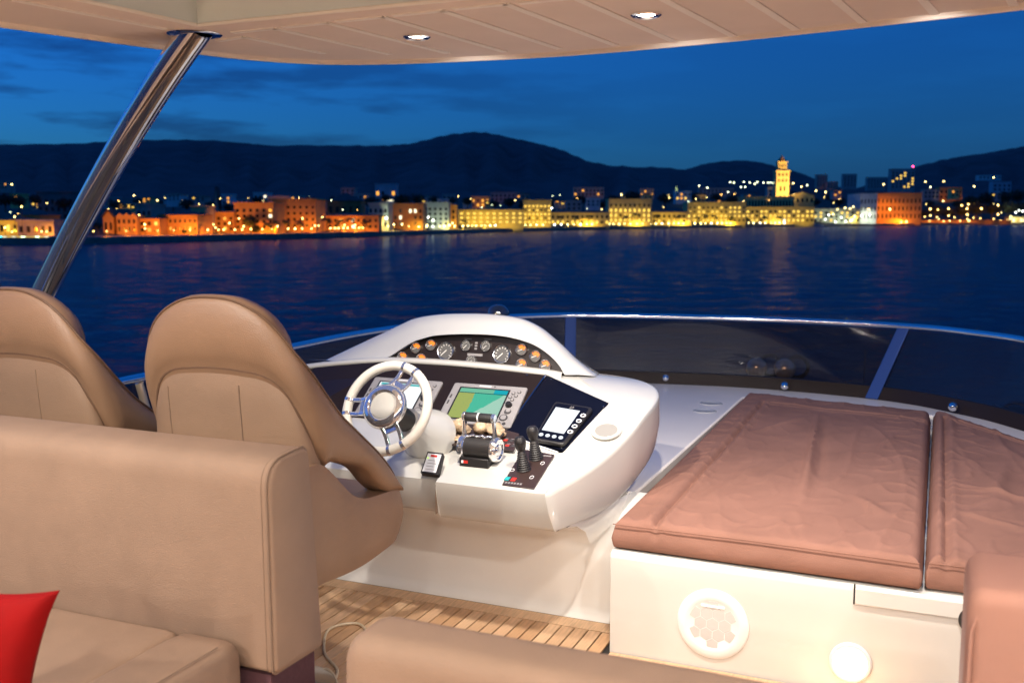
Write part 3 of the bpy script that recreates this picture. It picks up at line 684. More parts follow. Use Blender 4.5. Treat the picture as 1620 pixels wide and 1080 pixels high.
# instrument panel, leaning forward a little
ipl = lambda x, z: V(x, 4.512 + (z - 1.02) * .30, z)
ipn = V(0, -1, .30).normalized()
MB().prism([ipl(p[0].x, p[0].z - .004) for p in io] + [ipl(-1.66, .995), ipl(-2.66, .995)], V(0, .01, 0)).build('instrument_panel', M['black'], hc)
def gauge(x, z, r, amber):
    c = ipl(x, z)
    g = MB().lathe([(r, -.004), (r, .010), (r * .97, .0125), (r * .89, .0115), (r * .87, .004), (0, .004)], c, ipn, 28).build('gauge', M['dial'], hc)
    MB().lathe([(r * 1.0, .0), (r * 1.01, .0115), (r * .96, .014), (r * .88, .012), (r * .87, .005)], c, ipn, 28, False).build('bezel', M['steel'], g)
    u = V(1, 0, 0); w = ipn.cross(u) * -1
    w = V(0, .30, 1).normalized()
    if amber:
        for k in range(5):
            an_ = R(25 + k * 28) + random.uniform(-.1, .1); q = c + (u * math.cos(an_) + w * math.sin(an_)) * r * .5 + ipn * .0055
            dr = (u * math.cos(an_ * .6 + .8) + w * math.sin(an_ * .6 + .8)); pr_ = ipn.cross(dr)
            MB().obox(q, dr * r * .30, pr_ * r * .10, ipn * .001).build('lit_mark', M['amber'], g)
    else:
        for k in range(11):
            an_ = R(225 - k * 27); dr = u * math.cos(an_) + w * math.sin(an_); pr_ = ipn.cross(dr)
            MB().obox(c + dr * r * .70 + ipn * .005, dr * r * .09, pr_ * r * .03, ipn * .0008).build('tick', M['tick'], g)
    an_ = R(225 if not amber else 200); dr = u * math.cos(an_) + w * math.sin(an_); pr_ = ipn.cross(dr)
    MB().obox(c + dr * r * .28 + ipn * .0075, dr * r * .42, pr_ * r * .045, ipn * .0008).build('needle', M['tick'], g)
    return g
for x, z, r, a in ((-2.304, 1.078, .046, 0), (-1.992, 1.078, .046, 0), (-2.193, 1.109, .028, 0), (-2.084, 1.112, .028, 0), (-2.155, 1.036, .028, 0),
                   (-2.476, 1.084, .029, 1), (-2.391, 1.102, .029, 1), (-2.548, 1.034, .029, 1), (-2.437, 1.030, .029, 1),
                   (-1.889, 1.104, .030, 1), (-1.812, 1.077, .030, 1), (-1.879, 1.034, .030, 1), (-1.755, 1.036, .030, 1)): gauge(x, z, r, a)
MB().obox(ipl(-2.14, 1.068) + ipn * .002, V(.042, 0, 0), V(0, .3, 1).normalized() * .006, ipn * .0015).build('name_plate', M['grey'], hc)
for x, z, w in ((-2.19, 1.144, .02), (-2.08, 1.147, .02)): MB().obox(ipl(x, z) + ipn * .001, V(w, 0, 0), V(0, .3, 1).normalized() * .003, ipn * .001).build('gauge_legend', M['darkgrey'], hc)
for z in (1.098, 1.112, 1.126): MB().obox(ipl(-2.14, z) + ipn * .001, V(.007, 0, 0), V(0, .3, 1).normalized() * .0045, ipn * .0015).build('warning_lamp', M['grey'], hc)
# chart plotters
def plotter(x0, white, lab):
    W_, H_ = .385, .262; o0 = V(x0, 0, 0) + d0 + dv * .012; ex = V(1, 0, 0)
    P = lambda u, v, h=0: o0 + ex * (u * W_) + dv * (v * H_) + dn * h
    poly = rpoly([(0, 0), (1, 0), (1, 1), (0, 1)], .04, 4)
    p = MB().prism([P(q[0], q[1], 0) for q in poly], dn * .016).build('chart_plotter', M['grey'], hc, bevel=.004, label=lab)
    MB().prism([P(.105, .09, .0155), P(.795, .09, .0155), P(.795, .90, .0155), P(.105, .90, .0155)], dn * .0015).build('screen_surround', M['blackplastic'], p)
    s = MB(); s.add([P(.13, .12, .0185), P(.775, .12, .0185), P(.775, .865, .0185), P(.13, .865, .0185)], [(0, 1, 2, 3)])
    so = s.build('screen', M['screenwhite'] if white else M['chart'], p)
    uv = so.data.uv_layers.new(name='UVMap')
    for lpi, l_ in enumerate(so.data.loops):
        w = so.data.vertices[l_.vertex_index].co + wloc(so) - o0
        uv.data[lpi].uv = ((w.dot(ex) / W_ - .13) / .645, (w.dot(dv) / H_ - .12) / .745)
    if white: MB().prism([P(.15, .80, .0188), P(.77, .80, .0188), P(.77, .85, .0188), P(.15, .85, .0188)], dn * .0004).build('screen_bar', emis('screen_bar', (.1, .62, .62), .8), p)
    MB().prism([P(.36, .935, .016), P(.52, .935, .016), P(.52, .96, .016), P(.36, .96, .016)], dn * .002).build('maker_plate', M['white'], p)
    MB().lathe([(.0035, 0), (.003, .003), (0, .004)], P(.57, .947, .016), dn, 10).build('button', M['darkgrey'], p)
    for u, v in ((.85, .82), (.92, .86), (.83, .72), (.90, .76), (.87, .66)):
        MB().lathe([(.0095, 0), (.0095, .003), (.008, .004)], P(u, v, .016), dn, 14).build('button_ring', M['darkgrey'], p)
        MB().lathe([(.007, 0), (.007, .005), (.005, .006), (0, .006)], P(u, v, .016), dn, 14).build('button', M['grey'], p)
    MB().lathe([(.017, 0), (.015, .012), (.012, .018), (0, .019)], P(.86, .52, .016), dn, 20).build('knob', M['blackplastic'], p)
    MB().lathe([(.017, 0), (.017, .003), (.011, .004), (0, .004)], P(.88, .37, .016), dn, 18).build('rocker', M['darkgrey'], p)
    MB().lathe([(.012, 0), (.011, .006), (0, .006)], P(.885, .385, .016), dn, 18).build('button', M['grey'], p)
    MB().lathe([(.021, 0), (.020, .003), (.0, .003)], P(.86, .215, .016), dn, 20).build('keypad', M['darkgrey'], p)
    MB().lathe([(.015, 0), (.014, .005), (.0, .005)], P(.86, .215, .016), dn, 20).build('button', M['grey'], p)
    for u in (.835, .90): MB().lathe([(.0085, 0), (.008, .004), (.0, .004)], P(u, .075, .016), dn, 14).build('button', M['darkgrey'], p)
    for v in (.45, .60): MB().prism([P(.03, v, .016), P(.05, v, .016), P(.05, v + .09, .016), P(.03, v + .09, .016)], dn * .001).build('card_door', M['darkgrey'], p)
plotter(-2.165, False, 'grey chart plotter showing a green sea chart')
plotter(-2.615, True, 'grey chart plotter with a pale lit screen behind the steering wheel')
# autopilot head on the side board
ac = (wa + wb + wc + wd) / 4
u_ = V(-1.437, 4.242, .891) - V(-1.621, 4.250, .899); u_ = (u_ - wn_ * u_.dot(wn_)).normalized(); v_ = wn_.cross(u_).normalized()
if v_.y < 0: v_ = -v_
ao = V(-1.512, 4.104, 0); ao = ao + UP * ((wc - ao).dot(wn_) / wn_.z) 
AP = lambda a, b, h=0: ao + u_ * a + v_ * b + wn_ * h
sk = lambda a, b: (a - .10 * b + (.0 if b > 0 else 0), b)
poly = rpoly([(-.080, -.148), (.066, -.152), (.094, .142), (-.096, .146)], .022, 5)
ap_ = MB().prism([AP(q[0], q[1]) for q in poly], wn_ * .022).build('autopilot_display', M['blackplastic'], hc, bevel=.006, label='black autopilot display with a glowing white screen')
poly2 = rpoly([(-.071, -.136), (.057, -.140), (.080, .128), (-.085, .132)], .018, 5)
MB().prism([AP(q[0], q[1], .0222) for q in poly2], wn_ * .0012).build('face_plate', M['navy'], ap_)
MB().prism([AP(-.066, -.078, .0236), AP(.040, -.082, .0236), AP(.046, .098, .0236), AP(-.072, .100, .0236)], wn_ * .0008).build('screen', M['screenwhite'], ap_)
for k in range(4):
    MB().lathe([(.010, 0), (.010, .003), (.007, .004), (0, .004)], AP(-.055 + k * .031, -.112, .0234), wn_, 16).build('key', M['screenwhite'], ap_)
    c_ = AP(.062 + k * .0035, -.062 + k * .043, .0236)
    MB().tube([c_ + (u_ * math.cos(R(g)) + v_ * math.sin(R(g))) * .0105 + wn_ * .001 for g in range(0, 360, 24)], .0026, 6, True).build('key', M['white'], ap_)
MB().tube([AP(.0 + dx, .112 + dy, .0245) for dx, dy in ((-.008, -.006), (.008, -.006), (.010, .006), (-.006, .006))], .0012, 5, True).build('badge', M['grey'], ap_)
# cup holder in the shoulder
ch = V(-1.305, 4.085, .8385); cn = V(.02, -.38, .92).normalized()
ring = MB().lathe([(.066, -.004), (.066, .004), (.062, .007), (.058, .004), (.052, .0012), (.0, .0008)], ch, cn, 36).build('cup_holder', M['gel'], hc)
MB().lathe([(.050, 0), (.050, .0025), (.0, .0025)], ch, cn, 30).build('cup_shade', mat('cup_shade_grey', (.27, .255, .23), .5, bump=.1, bscale=100), ring)  # flat disc, the shade of the recess put into its colour
# steering wheel
swc = V(-2.083, 3.55, .972); t_ = R(28); wnrm = V(0, -math.cos(t_), math.sin(t_)); wu = V(1, 0, 0); wv = V(0, math.sin(t_), math.cos(t_))
WP = lambda a, r, h=0: swc + (wu * math.cos(a) + wv * math.sin(a)) * r + wnrm * h
RW = .186
wheel = MB().tube([WP(2 * math.pi * k / 72, RW, .0) for k in range(72)], .0205, 14, True).build('steering_wheel', M['cream'], hc, label='cream leather steering wheel rim')
def arm(a0, off):
    r_ = RW
    a = a0; perp = wu * -math.sin(a) + wv * math.cos(a)
    P_ = lambda r, h: swc + (wu * math.cos(a) + wv * math.sin(a)) * r + perp * off + wnrm * h
    m = MB(); w = .0085
    pts = [(.055, .022), (.085, .026), (.110, .012), (.130, .004), (.186, .003)]
    rows = []
    for r, h in pts:
        rows.append([P_(r, h + .006) - perp * w, P_(r, h + .006) + perp * w, P_(r, h - .007) + perp * w, P_(r, h - .007) - perp * w])
    m.grid([q + [q[0]] for q in rows]); m.build('spoke', M['trim'], wheel, bevel=.0025)
    da = math.asin(off / RW) if abs(off) < RW else 0
    MB().tube([WP(a + da + s_ * .035, RW) for s_ in (-1, -.5, 0, .5, 1)], .0222, 14).build('spoke_clip', M['trim'], wheel)
for a0 in (R(68), R(183), R(298)):
    for off in (-.031, .031): arm(a0, off)
    MB().obox(swc + (wu * math.cos(a0) + wv * math.sin(a0)) * .104 + wnrm * .012, (wu * math.cos(a0) + wv * math.sin(a0)) * .014, (wu * -math.sin(a0) + wv * math.cos(a0)) * .03, wnrm * .004).build('spoke_web', M['trim'], wheel, bevel=.002)
MB().lathe([(.066, -.03), (.090, -.004), (.098, .014), (.095, .030), (.081, .043), (.066, .046), (.058, .040), (.055, .035)], swc, wnrm, 48).build('hub_ring', M['trim'], wheel)
MB().lathe([(.056, .030), (.055, .037), (.046, .0395), (.0, .041)], swc, wnrm, 40).build('hub_cap', M['emblem'], wheel)
MB().lathe([(.03, -.36), (.045, -.22), (.050, -.13), (.046, -.03)], swc, wnrm, 28).build('wheel_boss', M['rubber'], wheel)
MB().lathe([(.13, -.42), (.115, -.36), (.085, -.29), (.065, -.22), (.058, -.18), (.0, -.17)], swc + V(0, .0, .0), wnrm, 36).build('steering_column', M['gel'], hc)
for x, p_ in ((-2.58, .96), (-2.20, .965), (-1.82, .955)):
    MB().lathe([(.005, 0), (.0045, .0015), (0, .002)], V(x, 0, 0) + d0.lerp(d1, p_) + dn * .0005, dn, 10).build('screw', M['steel'], hc)
for a_, b2 in ((wa, wb), (wb, wc), (wc, wd), (wa, wd2)):
    q_ = a_.lerp(b2, .06) * .94 + (wa + wb + wc + wd) / 4 * .06
    MB().lathe([(.0045, 0), (.004, .0015), (0, .002)], q_ + wn_ * .0005, wn_, 10).build('screw', M['steel'], hc)
MB().box((-1.888, 3.6005, .53), (-1.8862, 3.64, .655)).build('joint_line', M['sofa_seam'], hc)
# engine throttle
tz = dz(3.78)
th = MB().box((-1.848, 3.745, tz - .02), (-1.712, 3.86, tz + .03)).build('engine_throttle', M['blackplastic'], hc, bevel=.004, label='black and chrome twin engine throttle')
dc = V(-1.775, 3.80, tz + .062)
MB().lathe([(.049, -.062), (.049, .062)], dc, (1, 0, 0), 32).build('drum', M['rubber'], th)
for sx in (-1, 1):
    MB().lathe([(.050, .060), (.054, .064), (.054, .080), (.048, .090), (.040, .090), (.034, .084), (.026, .084), (.022, .090), (.0, .090)], dc, (sx, 0, 0), 32).build('end_cap', M['trim'], th)
    m = MB(); g0 = dc + V(sx * .074, -.002, .025); g1 = dc + V(sx * .066, -.01, .135)
    rows = []
    for t, w in ((0, .022), (.25, .014), (.6, .010), (.9, .013), (1.0, .015)):
        c_ = g0.lerp(g1, t); rows.append([c_ + V(.006, -w, 0), c_ + V(.006, w, 0), c_ + V(-.006, w, 0), c_ + V(-.006, -w, 0)])
    m.grid([q + [q[0]] for q in rows]); m.build('lever', M['trim'], th, bevel=.003)
    MB().lathe([(.019, .004), (.020, .008), (.020, .060), (.017, .063)], dc + V(0, -.01, .135), (sx, 0, 0), 20).build('grip', M['rubber'], th)
    MB().lathe([(.0195, .062), (.0205, .065), (.0205, .072), (.017, .075), (0, .075)], dc + V(0, -.01, .135), (sx, 0, 0), 20).build('grip_cap', M['trim'], th)
MB().lathe([(.0205, -.003), (.0205, .003)], dc + V(0, -.01, .135), (1, 0, 0), 20).build('grip_ring', M['white'], th)
for k in range(9):
    MB().ball((dc.x - .052 + k * .013, dc.y - .012 + .006 * (k % 2), dc.z + .050 + .003 * (k % 3)), (.009, .008, .006), 10, 6).build('detent_stud', M['trim'], th)
MB().obox(V(-1.818, 3.7435, tz + .012), V(.011, 0, 0), V(0, 0, .006), V(0, -.0012, 0)).build('indicator', M['redp'], th)
MB().obox(V(-1.832, 3.7430, tz + .012), V(.005, 0, 0), V(0, 0, .006), V(0, -.0012, 0)).build('indicator', M['white'], th)
# brown switch plate with lumpy beige knobs
def onDesk(x, y, h=0): return V(x, y, dz(y) + h)
sp = MB().prism([onDesk(-1.99, 3.90, .003), onDesk(-1.66, 3.90, .003), onDesk(-1.70, 4.055, .003), onDesk(-1.86, 4.105, .003), onDesk(-2.03, 4.105, .003)], V(0, -.003, .008)).build('switch_plate', M['brownplate'], hc, bevel=.001)
def lump(c, r):
    m = MB(); rows = []; n_, mm = 18, 10; sd = random.random() * 50
    for i in range(mm + 1):
        a = math.pi * i / mm - math.pi / 2; row = []
        for k in range(n_):
            g = 2 * math.pi * k / n_; d_ = Vector((math.cos(a) * math.cos(g), math.cos(a) * math.sin(g), math.sin(a)))
            rr = r * (1 + .55 * noise.noise(d_ * 2.3 + Vector((sd, 0, 0)))); row.append(Vector(c) + Vector((d_.x * rr, d_.y * rr, d_.z * rr * .8)))
        rows.append(row)
    return m.grid(rows, True)
for x, y, r in ((-1.985, 4.02, .038), (-1.945, 4.0, .028), (-1.875, 4.03, .036), (-1.81, 4.02, .037), (-1.775, 4.0, .028), (-1.94, 3.93, .018)):
    lump(onDesk(x, y, .012 + r * .7), r).build('key_knob', M['shell'], sp, ang=70)
for i in range(2):
    for j in range(3):
        c_ = onDesk(-1.735 + j * .028, 3.935 + i * .045, .011)
        MB().obox(c_, V(.009, 0, 0), V(0, .007, .0018), V(0, -.0007, .0025)).build('switch', M['redp'] if (i + j) % 3 == 1 else M['darkgrey'], sp, bevel=.001)
        MB().obox(c_ + V(0, .016, .004), V(.008, 0, 0), V(0, .002, .0005), V(0, -.0003, .001)).build('switch_legend', M['grey'], sp)
MB().tube([onDesk(-1.765, 3.97, .015), onDesk(-1.745, 3.985, .04)], .006, 8).build('toggle', M['blackplastic'], sp)
# joystick plate
jp = MB().prism([onDesk(-1.595, 3.625, .002), onDesk(-1.455, 3.62, .002), onDesk(-1.475, 3.905, .002), onDesk(-1.628, 3.925, .002)], V(0, -.002, .006)).build('joystick_plate', M['brownplate'], hc, bevel=.001)
def joystick(x, y):
    b_ = onDesk(x, y, .008); ax = V(-.10, -.10, 1).normalized(); pr_ = []
    for k in range(9):
        r = .032 - k * .0017; pr_ += [(r, .009 * k), (r * .84, .009 * k + .0045)]
    pr_ += [(.014, .085), (.014, .095)]
    j = MB().lathe(pr_, b_, ax, 22).build('thruster_joystick', M['rubber'], hc)
    MB().lathe([(.013, .080), (.019, .089), (.023, .103), (.025, .117), (.024, .130), (.017, .141), (0, .145)], b_, ax, 22).build('joystick_knob', M['blackplastic'], j)
joystick(-1.555, 3.755); joystick(-1.540, 3.855)
for x, y, m_ in ((-1.592, 3.668, 'cyanp'), (-1.563, 3.667, 'redp')): MB().obox(onDesk(x, y, .010), V(.010, 0, 0), V(0, .013, .0034), V(0, -.0004, .0018)).build('push_switch', M[m_], jp, bevel=.001)
for x, y in ((-1.497, 3.70), (-1.497, 3.82), (-1.60, 3.74)):
    c_ = onDesk(x, y, .0095); MB().tube([c_ + V(math.cos(R(g)) * .008, math.sin(R(g)) * .012, math.sin(R(g)) * .003) for g in range(0, 360, 30)], .0014, 5, True).build('dial_mark', M['white'], jp)
for k in range(6): MB().obox(onDesk(-1.585 + k * .013, 3.640, .0088), V(.004, 0, 0), V(0, .006, .0016), V(0, 0, .0006)).build('plate_legend', M['grey'], jp)
MB().obox(onDesk(-1.50, 3.885, .0088), V(.018, 0, 0), V(0, .004, .001), V(0, 0, .0006)).build('plate_legend', M['grey'], jp)
# small framed alarm panel, tilted on the desk
fb0 = V(-1.985, 3.665, .668); fu = V(1, -.05, 0).normalized(); fv = V(-.12, .78, .60).normalized(); fn = fu.cross(fv).normalized()
FP = lambda a, b_, h=0: fb0 + fu * a + fv * b_ + fn * h
al = MB().prism([FP(q[0], q[1]) for q in rpoly([(0, 0), (.088, 0), (.080, .118), (0, .118)], .006, 3)], fn * .020).build('alarm_panel', M['blackplastic'], hc, bevel=.002, label='small black framed panel with a white face')
MB().prism([FP(.007, .010, .0202), FP(.073, .010, .0202), FP(.073, .108, .0202), FP(.007, .108, .0202)], fn * .0008).build('panel_face', M['white'], al)
MB().prism([FP(.024, .090, .0212), FP(.056, .090, .0212), FP(.056, .102, .0212), FP(.024, .102, .0212)], fn * .0004).build('panel_legend', M['redp'], al)
for k in range(4): MB().prism([FP(.018, .022 + k * .016, .0212), FP(.064 - .012 * (k % 2), .022 + k * .016, .0212), FP(.064 - .012 * (k % 2), .0245 + k * .016, .0212), FP(.018, .0245 + k * .016, .0212)], fn * .0003).build('panel_legend', M['grey'], al)
MB().ball(FP(.014, .082, .0215), .0035, 8, 6).build('panel_led', emis('green_led', (.6, 1, .15), 2, False), al)
# compass on top of the hood
cp_ = thing('compass', 'small dark domed compass on top of the instrument hood', 'compass', (-2.09, 4.70, 1.238))
MB().lathe([(.062, -.015), (.064, .004), (.060, .014), (.056, .020)], (-2.09, 4.70, 1.238), n=28).build('base_ring', M['chrome'], cp_)
MB().lathe([(.057, .016), (.057, .026), (.050, .048), (.034, .064), (.014, .071), (0, .072)], (-2.09, 4.70, 1.238), n=28).build('dome', M['dome'], cp_)

# ---- helm seats
def seat_master():
    t = thing('captain_chair', '', 'chair', (0, 0, 0), 'helm seats')
    half = [(0, 0, 1.505), (.05, 0, 1.503), (.10, 0, 1.494), (.15, .002, 1.474), (.19, .004, 1.450), (.225, .008, 1.418), (.255, .016, 1.378), (.280, .03, 1.330), (.297, .055, 1.285), (.307, .095, 1.232), (.312, .15, 1.170), (.314, .22, 1.105), (.315, .30, 1.045), (.315, .38, .985), (.314, .46, .925), (.312, .53, .865), (.310, .58, .812), (.306, .615, .765), (.300, .628, .74)]
    low = [.70, .70, .70, .71, .72, .74, .77, .81, .86, .925, .945, .93, .905, .870, .80, .752, .742, .738, .735]
    pan = [1.272, 1.271, 1.267, 1.262, 1.250, 1.228, 1.190, 1.130, 1.06, .97]
    hs = spline([(a, b, c) for a, b, c in half], 3)
    lo = [v.x for v in spline([(a, 0, 0) for a in low], 3)]
    pn = [v.x for v in spline([(a, 0, 0) for a in pan], 3)]
    def ring(side):
        cols = []
        for i, p in enumerate(hs):
            a, b = hs[max(i - 1, 0)], hs[min(i + 1, len(hs) - 1)]
            tg = Vector((b.x - a.x, b.y - a.y, 0)); tg = tg.normalized() if tg.length > 1e-6 else Vector((1, 0, 0))
            if i == 0: tg = Vector((1, 0, 0))
            nn = Vector((tg.y, -tg.x, 0))                       # outward
            zt, zb = p.z, min(lo[i], p.z - .012); zp = pn[i] if i < len(pn) else None
            lean = lambda z: Vector((0, .16 * max(0, 1.5 - z) * max(0, 1 - p.y / .25), 0)) * .55
            zb_ = zp if zp is not None else zb
            prof = []; th_ = .085 if i < len(pn) else .07
            for k in range(11):                                 # outer face, rolled
                s_ = k / 10; z = zb_ + (zt - .012 - zb_) * s_
                bul = .030 * math.sin(math.pi * min(1, s_ * .93 + .02)) ** .6
                prof.append(Vector((p.x, p.y, z)) + nn * bul + lean(z))
            prof.append(Vector((p.x, p.y, zt)) - nn * .012 + lean(zt))
            prof.append(Vector((p.x, p.y, zt - .004)) - nn * (th_ * .6) + lean(zt))
            prof.append(Vector((p.x, p.y, zt - .03)) - nn * th_ + lean(zt))
            for s_ in (.5, .0): 
                z = zb + (zt - .03 - zb) * s_; prof.append(Vector((p.x, p.y, z)) - nn * th_ + lean(z))
            cols.append([Vector((q.x * side, q.y, q.z)) for q in prof])
        return cols
    m = MB(); rt_, lf = ring(1), ring(-1)
    m.grid(lf[::-1] + rt_[1:]); 
    for e in (rt_[-1], lf[-1]): m.add(e, [tuple(range(len(e)))])
    # underside strip between outer and inner faces
    al_ = lf[::-1] + rt_[1:]; m.grid([[c[0], c[-1]] for c in al_])
    m.build('backrest', M['leather'], t, ang=70)
    # piping on the rim
    pp = [c[10] + Vector((0, 0, .004)) for c in al_]; MB().tube(pp, .0042, 6).build('piping', M['piping'], t)
    # inset back panel
    pr = []
    for side in (-1, 1):
        cols = []
        for i in range(len(pn)):
            p = hs[i]; a, b = hs[max(i - 1, 0)], hs[i + 1]; tg = Vector((b.x - a.x, b.y - a.y, 0)).normalized() if i else Vector((1, 0, 0)); nn = Vector((tg.y, -tg.x, 0))
            zt = pn[i] - .004; col = []
            for k in range(13):
                s_ = k / 12; z = .60 + (zt - .60) * s_; off = .013 * min(1, (1 - s_) * 9) ** .5 - .004
                f = max(0, 1 - p.y / .25); ln = .16 * max(0, 1.5 - z) * f * .55
                q = Vector((p.x, p.y + ln, z)) + nn * off; col.append(Vector((q.x * side, q.y, q.z)))
            cols.append(col)
        pr.append(cols)
    al2 = pr[0][::-1] + pr[1][1:]
    m = MB(); m.grid(al2); m.build('back_panel', M['leather2'], t, ang=70)
    MB().tube([c[12] + Vector((0, -.004, -.006)) for c in al2], .0055, 6).build('piping', M['piping'], t)
    for xx in (-.20, .085):
        j = min(range(len(al2)), key=lambda q: abs(al2[q][6].x - xx)); MB().tube([q + Vector((0, -.0012, 0)) for q in al2[j][3:12]], .0016, 5).build('seam', M['sofa_seam'], t)
    # lower bucket sides
    def lowp(side):
        tops = [(2.59, .955), (2.70, .952), (2.76, .915), (2.82, .862), (2.87, .818), (2.92, .786), (2.98, .765), (3.05, .756), (3.13, .750), (3.20, .742), (3.232, .735)]
        bots = [(2.59, .548), (2.70, .545), (2.76, .540), (2.83, .533), (2.90, .528), (2.96, .527), (3.02, .529), (3.08, .534), (3.14, .540), (3.20, .55), (3.24, .58)]
        ts = spline([(0, a - 2.6, b) for a, b in tops], 3); bs = spline([(0, a - 2.6, b) for a, b in bots], 3); rows = []
        for a, b in zip(ts, bs):
            row = []; xo = .312 - max(0, a.y - .56) ** 2 * 2
            for k in range(11):
                s_ = k / 10; q = a.lerp(b, s_); bul = .026 * math.sin(math.pi * min(1, s_ * .9 + .06)) ** .55
                row.append(Vector(((xo + bul) * side, q.y, q.z)))
            row.append(Vector(((xo - .02) * side, b.y, b.z - .004))); row.append(Vector(((xo - .07) * side, b.y, b.z + .01))); row.append(Vector(((xo - .07) * side, a.y, a.z))); row.append(row[0].copy())
            rows.append(row)
        m = MB(); m.grid(rows); m.add(rows[-1][:-1], [tuple(range(len(rows[-1]) - 1))]); m.add(rows[0][:-1], [tuple(range(len(rows[0]) - 1))])
        m.build('side_bolster', M['leather'], t, ang=60)
    lowp(1); lowp(-1)
    m = MB(); m.prism(list(reversed([Vector((q[0], q[1], .55)) for q in rpoly([(-.26, .10), (.26, .10), (.26, .66), (-.26, .66)], .06, 5)])), (0, 0, .20)); m.build('seat_cushion', M['leather'], t, bevel=.03, seg=3)
    MB().box((-.24, .06, .50), (.24, .62, .56)).build('seat_pan', M['gel_cool'], t, bevel=.01)
    MB().lathe([(.17, .004), (.17, .02), (.07, .05), (.055, .10), (.055, .52)], (0, .36, 0), n=24).build('pedestal', M['steel'], t)
    return t
s1 = seat_master(); s1.location = (-2.178, 2.60, 0); s1.scale = (1.05, 1, 1); s1['label'] = 'tan leather helm seat with winged arms, right behind the steering wheel'
s2 = copy_tree(s1); s2.location = (-3.08, 2.60, 0); s2['label'] = 'tan leather helm seat cut off by the left edge of the picture'

# ---- settee facing aft
so = thing('settee', 'taupe upholstered settee with its back to the helm seats', 'sofa', (-2.6, 2.1, 0))
prof = rpoly([(2.155, .505), (2.150, 1.098), (2.335, 1.112), (2.385, .498)], [.02, .075, .03, .015], 6)
m = MB(); rows = []
for x, ins in ((-4.3, 0), (-3.4, 0), (-2.6, 0), (-2.1, 0), (-1.66, 0), (-1.640, .0), (-1.630, .004), (-1.624, .012)):
    cy_, cz_ = 2.265, .80; rows.append([V(x, cy_ + (p.x - cy_) * (1 - ins / .12), cz_ + (p.y - cz_) * (1 - ins / .30) + .003 * noise.noise(Vector((x * 3, p.x * 6, p.y * 6)))) for p in prof])
m.grid(rows, True); m.add(rows[-1], [tuple(range(len(rows[-1])))]); m.add(rows[0], [tuple(range(len(rows[0])))])
m.build('backrest', M['sofa'], so, ang=55)
MB().tube([V(-1.637, p.x, p.y) for p in [V(2.265 + (q.x - 2.265) * 1.012, .80 + (q.y - .80) * 1.004, 0) for q in prof]], .0032, 6, True).build('piping', M['sofa_seam'], so)
MB().tube([V(-1.655, p.x, p.y) for p in [V(2.265 + (q.x - 2.265) * 1.004, .80 + (q.y - .80) * 1.001, 0) for q in prof]], .0014, 5, True).build('seam', M['sofa_seam'], so)
sp_ = rpoly([(1.42, .44), (1.42, .575), (2.150, .585), (2.150, .44)], [.02, .05, .03, .01], 5)
m = MB(); rows = []
for x, ins in ((-4.3, 0), (-3, 0), (-2.3, 0), (-1.99, 0), (-1.96, .003), (-1.945, .012)):
    rows.append([V(x, 1.785 + (p.x - 1.785) * (1 - ins / .3), .51 + (p.y - .51) * (1 - ins / .065) + .005 * noise.noise(Vector((x * 2.5, p.x * 4, 2)))) for p in sp_])
m.grid(rows, True); m.add(rows[-1], [tuple(range(len(rows[-1])))]); m.build('seat_cushion', M['sofa'], so, ang=55)
bp = rpoly([(-1.955, .455), (-1.955, .60), (-1.715, .605), (-1.712, .455)], [.02, .07, .055, .02], 6)
m = MB(); rows = []
for y, ins in ((1.40, .02), (1.42, .006), (1.46, 0), (1.7, 0), (2.06, 0), (2.115, .004), (2.135, .02)):
    rows.append([V(-1.833 + (p.x + 1.833) * (1 - ins / .12), y, .53 + (p.y - .53) * (1 - ins / .075) + .004 * noise.noise(Vector((p.x * 8, y * 5, 7)))) for p in bp])
m.grid(rows, True); m.add(rows[-1], [tuple(range(len(rows[-1])))]); m.add(rows[0], [tuple(range(len(rows[0])))]); m.build('end_bolster', M['sofa'], so, ang=55)
MB().tube([V(-1.745, y, .6045) for y in (1.46, 1.7, 1.9, 2.06)], .0018, 5).build('seam', M['sofa_seam'], so)
MB().box((-4.3, 1.46, .40), (-1.70, 2.15, .437)).build('seat_tray', M['gel_cool'], so, bevel=.004)
m = MB(); m.box((-4.3, 1.52, .006), (-1.76, 2.165, .399)); m.box((-4.3, 2.17, .006), (-1.655, 2.378, .494))
for k in range(40): m.obox((-1.654, 2.176 + k * .005, .25), (.0014, 0, 0), (0, .0016, 0), (0, 0, .240))
m.build('plinth', M['plinth'], so)

# ---- red cushion on the settee
def throw_pillow(c, ru, rv, rw, eu, ev, ew):
    n_ = 26; m = MB(); rowsT, rowsB = [], []
    for i in range(n_ + 1):
        a, b_ = [], []
        for j in range(n_ + 1):
            u, v = i / n_ * 2 - 1, j / n_ * 2 - 1
            pu = u * (1 - .14 * (1 - v * v)); pv = v * (1 - .14 * (1 - u * u))
            h = max(0, (1 - u * u) * (1 - v * v)) ** .42 + .02
            wr = .06 * noise.noise(Vector((u * 3, v * 3, 1.5)))
            p = Vector(c) + Vector(eu) * (pu * ru) + Vector(ev) * (pv * rv)
            a.append(p + Vector(ew) * rw * (h + wr * h)); b_.append(p - Vector(ew) * rw * h)
        rowsT.append(a); rowsB.append(b_)
    m.grid(rowsT); m.grid(rowsB)
    edge = lambda R_: [R_[0][j] for j in range(n_ + 1)] + [R_[i][n_] for i in range(1, n_ + 1)] + [R_[n_][j] for j in range(n_ - 1, -1, -1)] + [R_[i][0] for i in range(n_ - 1, 0, -1)]
    m.grid([edge(rowsT), edge(rowsB)], True)
    return m
eu = V(.93, .33, -.10).normalized(); ew = V(.25, -.80, .30); ew = (ew - eu * ew.dot(eu)).normalized(); ev = ew.cross(eu)
if ev.z < 0: ev = -ev
